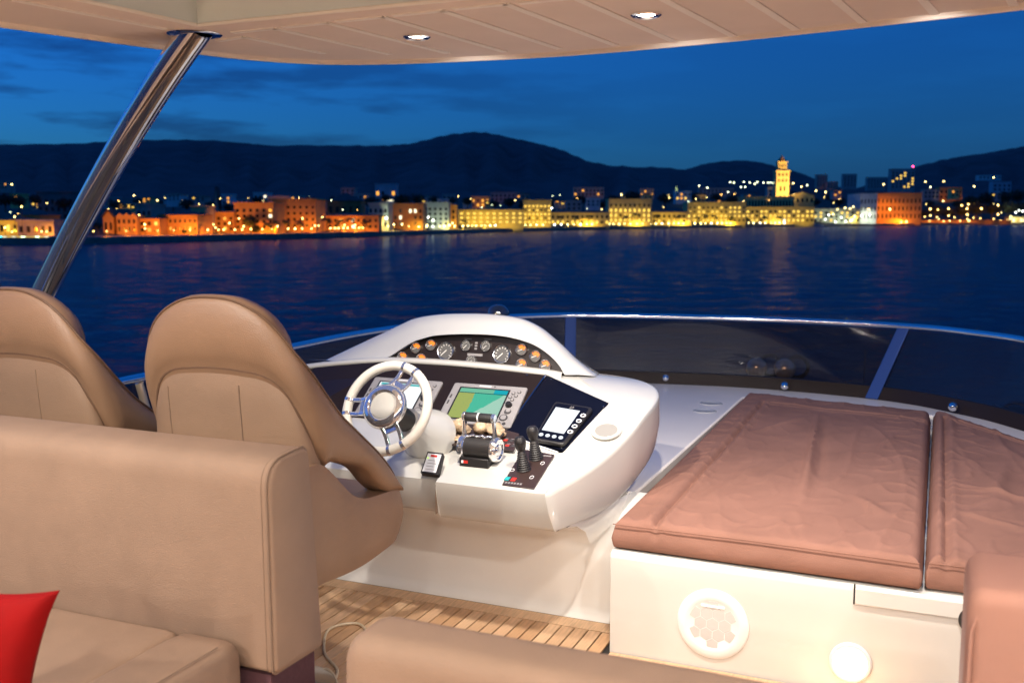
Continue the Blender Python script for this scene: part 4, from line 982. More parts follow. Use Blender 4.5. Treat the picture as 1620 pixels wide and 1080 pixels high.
pw = throw_pillow(V(-2.0, 1.50, .745), .19, .19, .085, eu, ev, ew).build('throw_pillow', M['red'], None, ang=70)
tag(pw, 'bright red throw pillow in the lower left corner', 'pillow')

# ---- seat backs in the foreground
def slab(name, label, x0, x1, y0, y1, z0, z1, m_, r, wob=.004, cat='sofa', bands=None):
    t = thing(name, label, cat, ((x0 + x1) / 2, (y0 + y1) / 2, 0))
    q = rpoly([(y0, z0), (y0, z1), (y1, z1), (y1, z0)], [.02, r, r, .02], 7); m = MB(); rows = []; cy_, cz_ = (y0 + y1) / 2, (z0 + z1) / 2
    W_ = x1 - x0; N_ = 8; ser = []
    for k in range(N_ + 1):
        a = math.pi / 2 * k / N_; ser.append((x0 + r * (1 - math.sin(a)), r * (1 - math.cos(a))))
    ser = [(x0 + r * (1 - math.sin(math.pi / 2 * (1 - k / N_))) if False else x0 + r * (1 - math.cos(math.pi / 2 * k / N_)), r * (1 - math.sin(math.pi / 2 * k / N_))) for k in range(N_ + 1)]
    xs = ser + [(x0 + r + (W_ - 2 * r) * k / 6, 0) for k in range(1, 6)] + [(x1 - (x - x0), i) for x, i in ser[::-1]]
    for x, ins in xs:
        rows.append([V(x, cy_ + (p.x - cy_) * (1 - min(.95, ins / (y1 - y0) * 2 * .8)), cz_ + (p.y - cz_) * (1 - ins / (z1 - z0) * 2) + wob * noise.noise(Vector((x * 4, p.x * 7, p.y * 7)))) for p in q])
    m.grid(rows, True); m.add(rows[0], [tuple(range(len(rows[0])))]); m.add(rows[-1], [tuple(range(len(rows[-1])))])
    m.build('backrest', m_, t, ang=60)
    MB().box((x0 + .08, y0 + .02, .005), (x1 - .08, y1 - .02, z0 + .01)).build('plinth', M['gel_cool'], t, bevel=.01)
    return t
slab('sofa', 'taupe padded seat back, out of focus at the bottom of the picture', -1.10, .0, 1.66, 1.835, .42, .905, M['sofa'], .055)
rb = slab('sofa', 'pale pink padded seat back at the lower right corner', .075, 1.15, 2.05, 2.32, .40, 1.045, M['pink'], .035)
MB().tube([V(.085, 2.05 - .0, .46), V(.083, 2.049, .7), V(.085, 2.052, .96), V(.10, 2.06, 1.012)], .004, 6).build('piping', M['pink'], rb)

# ---- loose cable on the deck
cbl = MB(); pts = [(-2.14, 3.40, .012), (-2.17, 3.50, .012), (-2.26, 3.56, .012), (-2.33, 3.46, .012), (-2.22, 3.26, .012), (-2.08, 3.14, .012), (-2.04, 3.0, .012), (-2.13, 2.98, .012), (-2.12, 3.12, .020), (-2.0, 3.02, .012), (-1.93, 2.86, .012), (-1.96, 2.7, .012), (-1.86, 2.5, .012)]
cbl.tube(spline(pts, 6), .006, 6); tag(cbl.build('cable', M['cable']), 'loose cream cable coiled on the teak deck beside the settee', 'cable')

# ---- hardtop
HZ = 2.35
ht = thing('hardtop', 'pale hardtop roof with panelled liner over the flybridge', 'roof', (-1.0, 0, HZ))
outl = [V(-2.95, -6.0, 0), V(-2.95, -3, 0), V(-2.95, -.5, 0), V(-2.90, .9, 0), V(-2.80, 1.9, 0)] + spline([(-2.727, 2.33, 0), (-2.644, 2.60, 0), (-2.55, 2.885, 0), (-2.435, 3.15, 0), (-2.26, 3.346, 0), (-2.034, 3.45, 0), (-1.738, 3.51, 0), (-1.29, 3.544, 0), (-.81, 3.50, 0), (-.39, 3.42, 0), (-.02, 3.335, 0), (.178, 3.285, 0), (.5, 3.15, 0), (.78, 2.90, 0), (.92, 2.4, 0)], 4) + [V(1.0, 1.5, 0), V(1.0, 0, 0), V(1.0, -3, 0), V(1.0, -6.0, 0)]
op = [V(-2.36, -1.6, 0), V(-2.30, 1.6, 0), V(-2.185, 2.595, 0), V(.30, 2.545, 0), V(.35, 1.6, 0), V(.35, -1.6, 0)]
def ringz(pts, z, off=0):
    c = V(-1.0, .5, 0); out = []
    for i, p in enumerate(pts):
        a, b_ = pts[i - 1], pts[(i + 1) % len(pts)]; tg = (b_ - a).normalized(); n_ = V(tg.y, -tg.x, 0)
        if n_.dot(p - c) < 0: n_ = -n_
        q = p + n_ * off; out.append(V(q.x, q.y, z))
    return out
m = MB()
bmh = bmesh.new()
vo = [bmh.verts.new(p) for p in ringz(outl, HZ, -.028)]; vi = [bmh.verts.new(V(p.x, p.y, HZ)) for p in op]
eo = [bmh.edges.new((vo[i], vo[(i + 1) % len(vo)])) for i in range(len(vo))]; ei = [bmh.edges.new((vi[i], vi[(i + 1) % len(vi)])) for i in range(len(vi))]
bmesh.ops.triangle_fill(bmh, use_beauty=True, edges=eo + ei); bmh.verts.index_update()
m.add([v.co.copy() for v in bmh.verts], [[v.index for v in f.verts] for f in bmh.faces]); bmh.free()
m.build('liner', M['ceil'], ht)
m = MB(); m.grid([ringz(outl, HZ, -.028), ringz(outl, HZ - .012, -.024), ringz(outl, HZ - .016, -.014), ringz(outl, HZ - .012, -.003), ringz(outl, HZ + .004, .006), ringz(outl, HZ + .06, .0), ringz(outl, HZ + .14, -.06), ringz(outl, HZ + .19, -.25)], True)
lastr = ringz(outl, HZ + .19, -.25); m.add(lastr, [tuple(range(len(lastr)))])
m.build('edge_moulding', mat('roof_edge', (.86, .81, .77), .35, bump=.05, bscale=20, coat=.2), ht, ang=60)
m = MB(); oz = [V(p.x, p.y, HZ) for p in op]; o2 = [V(p.x, p.y, HZ + .11) for p in op]; m.grid([oz, o2], True); m.add(o2, [tuple(range(len(o2)))]); m.build('roof_recess', mat('recess_panel', (.76, .87, .92), .4, bump=.05, bscale=30), ht)
m = MB(); m.tube([V(p.x, p.y, HZ) for p in op], .006, 6, True); m.build('recess_trim', M['bead'], ht)
def bead(pts):
    m = MB()
    for a, b_ in zip(pts, pts[1:]):
        a, b_ = V(*a, HZ - .002), V(*b_, HZ - .002); t = (b_ - a).normalized(); n_ = V(-t.y, t.x, 0)
        m.obox((a + b_) / 2, (b_ - a) / 2 + t * .004, n_ * .013, V(0, 0, .002))
    m.build('trim_bead', M['bead'], ht)
bead([(-2.301, 2.84), (-2.178, 2.813), (-2.124, 3.20)]); 
for k in range(12):
    x = -1.990 + k * .206; ymax = [3.31, 3.37, 3.43, 3.447, 3.455, 3.46, 3.44, 3.40, 3.36, 3.31, 3.26, 3.18][k]
    bead([(x - .165, 2.735 - .012 * min(k, 4)), (x, 2.729 - .012 * min(k, 4)), (x + .08, ymax)])
bead([(-2.397, 2.103), (-2.319, 2.594)]); bead([(-2.47, .4), (-2.41, 2.02)]); bead([(-2.50, -1.4), (-2.475, .3)])

def downlight_master():
    t = thing('downlight', '', 'downlight', (0, 0, 0), 'downlights in the hardtop')
    MB().lathe([(.046, .002), (.046, -.004), (.040, -.008), (.033, -.006), (.030, .0)], (0, 0, 0), n=28).build('bezel', M['chrome'], t)
    MB().lathe([(.0, -.004), (.020, -.004), (.030, -.001), (.030, .002)], (0, 0, 0), n=24).build('lens', M['lens'], t)
    l = bpy.data.lights.new('downlight', 'SPOT'); l.energy = LAMP_W; l.spot_size = R(100); l.spot_blend = 1; l.shadow_soft_size = .03; l.color = LAMP_C
    o = bpy.data.objects.new('downlight_beam', l); COL.objects.link(o); o.parent = t; o.location = (0, 0, -.03); o.rotation_euler = (R(46), 0, 0)     # beam turned forward, a guess, to light the bow; the fitting faces down
    return t
dl = [(-1.641, 3.03, 'lit recessed downlight in the hardtop, nearer the steel pillar'), (-.843, 2.977, 'lit recessed downlight in the hardtop, at the middle of the front edge'), (-.053, 3.02, 'lit recessed downlight in the hardtop, at the top right'),
      (-2.62, 1.3, None), (-2.62, -.2, None), (-2.62, -1.6, None), (.68, 1.3, None), (.68, -.2, None), (.68, -1.6, None), (-1.9, -2.1, None), (-.2, -2.1, None), (-1.9, -4.2, None), (-.2, -4.2, None)]
dm = downlight_master()
for i, (x, y, lab) in enumerate(dl):
    o = dm if i == 0 else copy_tree(dm)
    if lab is None:
        if 'aft' not in globals(): aft = bpy.data.lights['downlight'].copy(); aft.energy = 28; aft.spot_size = R(170); aft.spot_blend = .4
        for c in o.children:
            if c.type == 'LIGHT': c.data = aft; c.rotation_euler = (0, 0, 0)
    o.location = (x, y, HZ - .001); o['label'] = lab or 'recessed downlight in the hardtop behind the photographer'

# ---- polished pillar carrying the hardtop
pil = thing('hardtop_pillar', 'curved polished steel pillar holding up the hardtop', 'pillar', (-3.78, 3.15, .5))
pts = spline([(-2.25, 2.69, 2.372), (-2.288, 2.703, 2.352), (-2.493, 2.782, 2.231), (-2.703, 2.861, 2.093), (-2.917, 2.941, 1.940), (-3.137, 3.021, 1.770), (-3.362, 3.101, 1.585), (-3.591, 3.181, 1.383), (-3.73, 3.23, 1.22), (-3.81, 3.26, 1.0), (-3.83, 3.27, .75), (-3.83, 3.27, .5)], 6)
m = MB()
# oval section
rows = []
for i, p in enumerate(pts):
    a, b_ = pts[max(0, i - 1)], pts[min(len(pts) - 1, i + 1)]; tg = (b_ - a).normalized(); e1 = tg.cross(V(.35, .94, 0)).normalized(); e2 = tg.cross(e1)
    rows.append([p + e1 * (.046 * math.cos(2 * math.pi * k / 28)) + e2 * (.053 * math.sin(2 * math.pi * k / 28)) for k in range(28)])
m.grid(rows, True); m.build('tube', M['pillar'], pil, ang=80)
MB().lathe([(.088, -.002), (.088, .003), (.082, .007), (.060, .009)], (-2.29, 2.705, HZ - .001), (0, 0, -1), 36).build('top_flange', M['chrome'], pil)
MB().lathe([(.09, .0), (.09, .012), (.07, .03)], (-3.83, 3.27, .5), n=28).build('foot_flange', M['chrome'], pil)

# ================================================================== THE FAR SHORE
def wallm(name, c): return mat(name, c, .85, bump=.6, bscale=1.2, var=.14, vscale=.35)
CW = {k: wallm('stucco_' + k, c) for k, c in dict(ochre=(.55, .31, .08), cream=(.60, .47, .17), grey=(.34, .34, .32), green=(.36, .40, .33), brown=(.32, .16, .06), white=(.60, .60, .58), pink=(.45, .33, .28), dark=(.16, .15, .15), stone=(.55, .43, .19), blue=(.36, .42, .46)).items()}
CR = mat('clay_roof', (.16, .075, .045), .9, bump=.8, bscale=3, var=.25, vscale=.8)
CRD = mat('dark_roof', (.06, .05, .05), .9, bump=.8, bscale=3, var=.25, vscale=.8)
WL = {'y': emis('lit_window_yellow', (1, .62, .10), 1.7, False), 'o': emis('lit_window_orange', (1, .42, .06), 1.5, False), 'w': emis('lit_window_white', (1, .90, .58), 2.4, False), 'g': emis('lit_window_green', (.78, 1, .55), 7, False)}
WL['d'] = mat('dark_window', (.015, .015, .018), .15); WL['b'] = emis('blue_sign', (.25, .35, 1), 9, False); WL['r'] = emis('red_beacon', (1, .03, .12), 25, False); WL['c'] = emis('cyan_sign', (.05, .8, 1), 8, False)
WL['v'] = emis('violet_sign', (.62, .55, 1), 10, False)
BOXM = {k: MB().box((-.5, -.5, -.5), (.5, .5, .5)).mesh('window', m) for k, m in WL.items()}
def local(pt, base):
    q = pt - base; return Vector((q.dot(rt), q.dot(fh), q.z))
FDATA = {}; FC = {'y': (1, .66, .05), 'o': (1, .27, .012), 'w': (.9, 1, .75)}
def building(name, label, x0, x1, yt, wall, d=None, flood=None, off=14, depth=12, roof='flat', rows=0, cols=0, lit='d', base_y=None, wtop=.12, wbot=.12, mix=None, cat='building', group=None, cornice=True, roofm=None, rise=.22, wsize=(.45, .55)):
    D = d or (shore_d((x0 + x1) / 2) + off)
    base = at((x0 + x1) / 2, 345, D); base.z = GZ if base_y is None else at((x0 + x1) / 2, base_y, D).z
    t = thing(name, label, cat, base, group, YAW)
    w = (x1 - x0) / FPX * D; h = at(0, yt, D).z - base.z; dn_ = -2.0
    rh = 0
    if roof != 'flat': rh = h * rise; h -= rh
    MBo = lambda: MB()
    def part(nm, mb, m_, par=None, bevel=0):
        o = bpy.data.objects.new(nm, mb.mesh(nm, m_)); COL.objects.link(o); o.parent = par or t; return o
    part('wall', MB().box((-w / 2, 0, dn_), (w / 2, depth, h)), CW[wall])
    ov = .45
    if roof == 'flat':
        if cornice:
            part('cornice', MB().box((-w / 2 - .3, -.3, h), (w / 2 + .3, depth + .3, h + .5)), CW[wall])
    elif roof == 'hip':
        a = min(depth / 2, w / 2) * .98
        m = MB(); m.add([(-w / 2 - ov, -ov, h), (w / 2 + ov, -ov, h), (w / 2 + ov, depth + ov, h), (-w / 2 - ov, depth + ov, h), (-w / 2 + a, depth / 2, h + rh), (w / 2 - a, depth / 2, h + rh)], [(0, 1, 5, 4), (1, 2, 5), (2, 3, 4, 5), (3, 0, 4), (3, 2, 1, 0)])
        part('roof', m, roofm or CRD)
        part('eaves', MB().box((-w / 2 - .2, -.2, h - .35), (w / 2 + .2, depth + .2, h - .01)), CW[wall])
    elif roof == 'gable':
        m = MB(); m.add([(-w / 2, -.01, h), (w / 2, -.01, h), (0, -.01, h + rh), (-w / 2, depth, h), (w / 2, depth, h), (0, depth, h + rh)], [(0, 1, 2), (3, 5, 4), (0, 2, 5, 3), (1, 4, 5, 2)]); part('gable', m, CW[wall])
        m = MB(); k = .3; m.prism([(-w / 2 - k, -k, h - .1), (0, -k, h + rh + .15), (w / 2 + k, -k, h - .1), (w / 2 + k, -k, h + .25), (0, -k, h + rh + .55), (-w / 2 - k, -k, h + .25)], (0, depth + .6, 0)); part('roof', m, roofm or CRD)
    elif roof == 'crenel':
        n_ = max(3, int(w / 2.2))
        for k in range(n_):
            part('merlon', MB().prism([(-w / 2 + (k + .12) * w / n_, 0, h - .02), (-w / 2 + (k + .88) * w / n_, 0, h - .02), (-w / 2 + (k + .5) * w / n_, 0, h + rh)], (0, .8, 0)), CW[wall])
    if flood:
        ck, pw_ = flood; n_ = max(1, round(w / 13)); of_ = 4 + .30 * h
        key = (ck, round(of_), pw_)
        if key not in FDATA:
            l = bpy.data.lights.new('facade_flood', 'SPOT'); l.color = FC[ck]; l.energy = 560 * pw_ * (of_ / 8) ** 2; l.spot_size = R(125); l.spot_blend = .6; l.shadow_soft_size = .3; FDATA[key] = l
        for k in range(n_):
            lo = bpy.data.objects.new('floodlight', FDATA[key]); COL.objects.link(lo); lo.parent = t; lo.location = (-w / 2 + (k + .5) * w / n_, -of_, 1.2 - min(0, base.z - GZ)); lo.rotation_euler = (R(90) + math.atan2(h * .38, of_), 0, 0)
    if rows and cols:
        z0, z1 = h * wbot, h * (1 - wtop)
        for r in range(rows):
            for c in range(cols):
                key = lit[(r * cols + c) % len(lit)] if len(lit) > 1 else lit
                if key == ' ': continue
                cw, rhh = w / cols, (z1 - z0) / rows
                zz = z1 - (r + .5) * rhh; xx = -w / 2 + (c + .5) * cw
                inst('window', BOXM[key], t, (xx, .0, zz), (cw * wsize[0], .16, rhh * wsize[1]))
    return t, w, h, D

rnd = random.Random(11)
def pat(n, s): return ''.join(rnd.choice(s) for _ in range(n))
B = building
# port end
B('harbour_house', 'low bright yellow lit house at the far left of the shore', -14, 28, 341, 'cream', off=20, rows=1, cols=4, lit='wdyd', roof='hip', roofm=CR, flood=('y', .8))
B('house', 'small orange lit house beside the grey block at the left', 28, 61, 331, 'ochre', off=34, rows=2, cols=3, lit='dodd d', roof='hip')
B('apartment_block', 'plain grey concrete block left of the steel pillar', 60, 118, 305, 'dark', off=70, rows=4, cols=6, lit='d')
B('warehouse', 'long low grey green warehouse on the quay at the left', 27, 84, 351, 'grey', off=14, depth=9, rows=1, cols=5, lit='d')
B('market_kiosk', 'row of low kiosks with coloured lights at the far left waterfront', -6, 76, 373.5, 'green', off=4, depth=3, rows=1, cols=11, lit='cwywygyygyw', cornice=False, wsize=(.8, .5))
B('chapel', 'small gabled orange chapel right of the steel pillar', 163, 179, 334, 'ochre', off=26, depth=14, roof='gable', rows=1, cols=2, lit='d', rise=.25, flood=('o', 0.25))
B('stone_house', 'crenellated orange stone house beside the small chapel', 184, 216, 337, 'ochre', off=22, depth=10, roof='crenel', rise=.1, rows=2, cols=4, lit='d', flood=('o', 0.29))
B('house', 'orange house with a pale upper storey behind two stacked lamps', 219, 252, 342, 'ochre', off=20, rows=2, cols=3, lit='ddydod', roof='hip', rise=.12, flood=('o', 0.21))
B('villa', 'pale pink house peeping over the orange houses at the left', 216, 240, 325, 'pink', off=60, rows=2, cols=3, lit='d')
B('long_house', 'long orange house under a dark hipped roof with a row of windows', 250, 312, 332, 'ochre', off=18, depth=13, roof='hip', rise=.20, rows=2, cols=8, lit='ddddddddddodddyd', wsize=(.4, .42), flood=('o', 0.15))
B('tower_house', 'narrow tall yellow house at the end of the long hipped house', 303, 325, 328, 'stone', off=23, depth=9, rows=3, cols=2, lit='d', flood=('o', 0.17))
B('church_spire', 'thin dark church spire above the left waterfront', 339, 346, 297, 'pink', off=150, depth=5, roof='gable', rise=.5, cat='church')
B('house', 'orange house left of the tall ivy covered front', 322, 370, 338, 'ochre', off=26, rows=3, cols=5, lit='dddodydddddodyd', flood=('o', 0.13))
B('house', 'dark fronted house in the middle of the orange waterfront', 371, 433, 323, 'ochre', off=16, rows=4, cols=6, lit='dddddodddddwddd', depth=14, flood=('o', 0.10))
B('hotel', 'large plain orange block, the tallest on the orange waterfront', 432, 500, 317, 'ochre', off=22, depth=16, rows=4, cols=7, lit='d', wsize=(.4, .4), flood=('o', 0.19))
B('waterfront_hall', 'long low orange hall behind palms on the waterfront', 499, 599, 337, 'ochre', off=18, depth=14, roof='hip', rise=.13, rows=2, cols=11, lit='ddddodwdddd', wsize=(.45, .5), flood=('o', 0.21))
B('villa', 'dark red brown house on the rise behind the palms', 518, 571, 305, 'brown', off=90, rows=2, cols=5, lit='ddddddddyd', roof='hip')
B('high_rise', 'small tower block with orange lit windows above the waterfront', 594, 627, 292, 'blue', off=260, rows=4, cols=4, lit='od odoydyody oy', wsize=(.5, .5))
B('sign_board', 'bright white lit sign under the small tower block', 611, 624, 315.5, 'white', off=230, depth=1, base_y=319, rows=1, cols=1, lit='w', wsize=(.95, .9), cornice=False, cat='sign')
B('sign_board', 'bright violet lit sign on the dark slope', 668, 677, 309.5, 'white', off=330, depth=1, base_y=312.5, rows=1, cols=1, lit='v', wsize=(.95, .9), cornice=False, cat='sign')
B('terrace_house', 'greenish grey fronted house lit by a white floodlight', 583, 614, 323, 'green', off=20, rows=3, cols=4, lit='d', depth=14, flood=('w', .3))
B('terrace_house', 'red brown fronted house with a few white lit windows', 614, 669, 324, 'brown', off=21, rows=3, cols=7, lit='w d wwdddw  dd dd  d d', depth=14, flood=('o', 0.06))
B('terrace_house', 'grey green four storey house with two glowing green arches', 676, 710, 322, 'green', off=20, rows=4, cols=4, lit='dddddddddddddddd', depth=14, flood=('w', .25))
B('terrace_house', 'very narrow yellow lit house', 713, 722, 326, 'ochre', off=20, rows=3, cols=1, lit='d', depth=10, flood=('o', 0.21))
B('palace', 'long yellow building with two rows of lit windows', 725, 828, 329, 'cream', off=18, depth=15, rows=3, cols=10, lit='y', wtop=.10, wbot=.22, wsize=(.42, .42), roof='hip', rise=.08, flood=('y', .6))
B('palace', 'tall bright yellow building with lit cornice', 828, 872, 318, 'cream', off=16, depth=15, rows=5, cols=7, lit='yyyyyyydydyddyyyyyyyyydydydyyyyyyyy', wsize=(.5, .42), flood=('y', .9))
B('arcade', 'low yellow arcade behind palms on the promenade', 871, 964, 333, 'stone', off=22, depth=14, rows=2, cols=12, lit='ddddddddddddyyydyydyyydy', roof='hip', rise=.12, flood=('y', .5))
B('palace', 'grand yellow palace with tall pilasters and lit ground floor', 963, 1030, 316, 'stone', off=18, depth=18, rows=4, cols=9, lit='dddddddddyyyyyyyyyyydyyydyyyyyyyyyyyy', wsize=(.42, .6), flood=('y', .7))
B('terrace_house', 'low yellow terrace right of the grand palace', 1031, 1094, 332, 'stone', off=22, depth=14, rows=2, cols=8, lit='dddddddydydyyydy', roof='hip', rise=.14, flood=('y', .5))
B('terrace_house', 'yellow lit terrace of many windows left of the palace wall', 1088, 1180, 321, 'cream', off=24, depth=18, rows=4, cols=13, lit=pat(52, 'yyddyyd'), wsize=(.45, .45), flood=('y', .6))
B('palace_wall', 'long brown arcaded palace wall under the bell tower', 1178, 1256, 312, 'stone', off=46, depth=22, rows=1, cols=16, lit='d', wbot=.62, wtop=.08, wsize=(.5, .7), flood=('y', .12))
B('terrace_house', 'row of bright yellow lit shop fronts below the palace wall', 1172, 1288, 328, 'cream', off=20, depth=14, rows=3, cols=16, lit=pat(48, 'yywydyyd'), wsize=(.5, .5), flood=('y', .6))
B('church_nave', 'glowing yellow church nave beside the bell tower', 1250, 1287, 304, 'cream', off=90, depth=12, roof='gable', rise=.10, roofm=CRD, cat='church', rows=1, cols=5, lit='d', wbot=.7, wtop=.04, flood=('y', 1.0))
B('terrace_house', 'dim green grey terrace behind the masts', 1286, 1361, 331, 'green', off=26, depth=14, rows=3, cols=9, lit=pat(27, 'dddydwyd'), flood=('y', .2))
tb = B('corner_building', 'large square building with a bluish left face and orange front', 1386, 1457, 306, 'ochre', off=18, depth=44, rows=3, cols=11, lit='d', wsize=(.35, .55), flood=('o', 0.5))
B('corner_wing', 'pale bluish wing of the large square building', 1360, 1386.5, 307, 'white', off=19.5, depth=30, rows=3, cols=5, lit='d', wsize=(.35, .55), flood=('w', .18))
B('harbour_wall', 'low orange lit harbour wall at the right end of the shore', 1458, 1600, 349, 'ochre', off=12, depth=4, cornice=True, cat='wall', flood=('o', 0.34))
B('harbour_house', 'low bright white lit pavilion at the far right of the shore', 1596, 1640, 344, 'cream', off=10, depth=8, rows=2, cols=8, lit='wwywwwyw', cat='building')
# upper town
for x0, x1, yt, wl_, off, lab, lt, r_, c_, by in (
    (0, 14, 288, 'pink', 420, 'pale house high on the slope at the left edge', 'ddoddd', 2, 3, 300), (402, 424, 306, 'white', 240, 'white house on the slope above the dark fronted house', 'ddwddd', 2, 3, 322), (424, 468, 312, 'grey', 140, 'long pale house just behind the orange block', 'd', 2, 6, 326),
    (540, 562, 298, 'pink', 330, 'small pink house high above the red brown house', 'd', 2, 3, 310), (700, 720, 308, 'grey', 380, 'grey house on the slope above the green arches', 'd', 2, 3, 322), (745, 775, 312, 'cream', 190, 'cream house glowing above the long yellow building', 'odoodo', 2, 4, 330), (776, 822, 305, 'pink', 420, 'long pink house on the hill above the long yellow building', 'd', 2, 7, 320),
    (907, 955, 297, 'pink', 640, 'pinkish block on the hill above the arcade', 'ddoddd', 2, 8, 312), (880, 920, 318, 'grey', 160, 'dim grey house directly behind the arcade', 'd', 2, 5, 335), (1012, 1034, 299, 'pink', 620, 'pink house on the hill behind the grand palace', 'doddod', 2, 4, 312), (1105, 1160, 298, 'pink', 600, 'long pale terrace on the hill under a row of lamps', 'd', 2, 9, 310),
    (1290, 1307, 277, 'pink', 900, 'pink tower block nearest the bell tower', 'd', 5, 4, 298), (1307, 1324, 288, 'pink', 880, 'squat pink block beside the first tower block', 'd', 3, 4, 300), (1332, 1353, 276, 'grey', 900, 'grey tower block, second from the bell tower', 'ddd', 5, 4, 298), (1370, 1398, 281, 'grey', 950, 'distant grey pair of blocks behind the square building', 'd', 4, 6, 300),
    (1407, 1444, 268, 'grey', 520, 'tall slab block with scattered yellow windows and a red beacon', 'dddyddddyydddyyddyyd', 6, 6, 302), (1460, 1484, 300, 'pink', 330, 'reddish house above the dark trees at the right', 'd', 2, 4, 316), (1484, 1520, 297, 'ochre', 320, 'orange lit house above the dark trees at the right', 'd', 2, 5, 318), (1568, 1597, 288, 'blue', 420, 'bluish house high on the slope at the right', 'd', 3, 4, 312), (1545, 1580, 278, 'white', 700, 'long pale wall on the skyline at the right', 'd', 1, 6, 284)):
    B('hill_house', lab, x0, x1, yt, wl_, off=off, rows=r_, cols=c_, lit=lt, base_y=by, depth=11, cat='house', flood=('o', .35) if ('glowing' in lab or 'orange' in lab) else (('o', .05) if 'pink' in lab else None))
for k in range(44):
    px = 20 + k * 36 + rnd.uniform(-12, 12); wd = rnd.uniform(12, 26); yb = rnd.uniform(318, 336) - px * .006
    if 1215 < px < 1300 or 1360 < px < 1462: continue
    hh_ = rnd.uniform(9, 16)
    B('hill_house', 'small dim house on the dark slope behind the waterfront', px, px + wd, yb - hh_, rnd.choice(['cream', 'pink', 'stone', 'white', 'grey']), off=rnd.uniform(70, 260), rows=2, cols=max(2, int(wd / 6)), lit=pat(10, 'ddddddyod'), base_y=yb, depth=9, cat='house', group='small houses on the slope', roof=rnd.choice(['hip', 'hip', 'flat']), rise=.25, roofm=CR)
# bell tower
def tower():
    D = shore_d(1237) + 80; base = at(1236.5, 345, D); base.z = at(0, 308, D).z - 6
    t = thing('bell_tower', 'floodlit golden bell tower with arched storeys and a pointed top', 'bell tower', base, None, YAW)
    s_ = D / FPX; z = lambda y: at(0, y, D).z - base.z; hw = 10.2 * s_
    tiers = [(308, 291, 1.0), (291, 272, .98), (272, 270, 1.08), (270, 256.5, .66)]
    zb = 0
    for i, (y0, y1, k) in enumerate(tiers):
        a = z(y0) if i else -3; b_ = z(y1)
        o = bpy.data.objects.new('storey' if k != 1.08 else 'cornice', MB().box((-hw * k, hw - hw * k, a), (hw * k, hw + hw * k, b_)).mesh('storey', CW['stone'])); COL.objects.link(o); o.parent = t
        if k != 1.08:
            c = inst('cornice', MB().box((-hw * k - .4, hw - hw * k - .4, -.35), (hw * k + .4, hw + hw * k + .4, .35)).mesh('cornice', CW['stone']), t, (0, 0, b_))
            nw = 3 if i else 2
            for sub in range(2 if i < 2 else 1):
                for q in range(nw):
                    h_ = (b_ - max(a, 0)) / (2.6 if i < 2 else 1.5); xx = (q - (nw - 1) / 2) * hw * k * .58; zz = max(a, 0) + (b_ - max(a, 0)) * ((.28 + .46 * sub) if i < 2 else .5)
                    inst('arch_opening', BOXM['d'], t, (xx, hw - hw * k - .02, zz), (hw * k * .26, .2, h_ * .62))
    o = bpy.data.objects.new('pointed_roof', MB().lathe([(hw * .72, 0), (hw * .52, (z(250) - z(256.5)) * .7), (hw * .2, z(249) - z(256.5)), (.05, z(245) - z(256.5))], (0, hw, z(256.5)), n=8).mesh('roof', CW['brown'])); COL.objects.link(o); o.parent = t
    for xx, e in ((-16, 1), (16, 1)):
        l = bpy.data.lights.new('tower_flood', 'SPOT'); l.energy = 60000; l.color = (1, .60, .16); l.spot_size = R(75); l.spot_blend = .6; l.shadow_soft_size = .5
        lo = bpy.data.objects.new('floodlight', l); COL.objects.link(lo); lo.parent = t; lo.location = (xx, -34, 1)
        dirv = Vector((0, hw, z(278))) - lo.location; lo.rotation_euler = dirv.to_track_quat('-Z', 'Y').to_euler()
tower()
def spire():
    D = shore_d(1070) + 420; base = at(1070, 315, D); t = thing('church_spire', 'small greenish lit church spire on the rise left of the bell tower', 'church', base, None, YAW); s_ = D / FPX
    o = bpy.data.objects.new('tower', MB().box((-2.6 * s_, 0, -4), (2.6 * s_, 5.2 * s_, 10 * s_)).mesh('tower', CW['green'])); COL.objects.link(o); o.parent = t
    o = bpy.data.objects.new('pointed_roof', MB().lathe([(3.2 * s_, 0), (.05, 12 * s_)], (0, 2.6 * s_, 10 * s_), n=6).mesh('roof', CW['green'])); COL.objects.link(o); o.parent = t
    l = bpy.data.lights.new('spire_flood', 'SPOT'); l.energy = 4000; l.spot_size = R(70); l.color = (.8, 1, .4); lo = bpy.data.objects.new('floodlight', l); COL.objects.link(lo); lo.parent = t; lo.location = (3, -12, 2); lo.rotation_euler = (R(105), 0, 0)
spire()
b_ = at(1444.5, 263.5, shore_d(1440) + 520)
bc = thing('beacon_mast', 'thin mast with a red beacon beside the tall slab block', 'mast', (b_.x, b_.y, b_.z - 16)); MB().tube([(b_.x, b_.y, b_.z - 16), (b_.x, b_.y, b_.z - .8)], .25, 6).build('mast', CW['dark'], bc); MB().ball(b_, .9, 10, 8).build('beacon', WL['r'], bc)

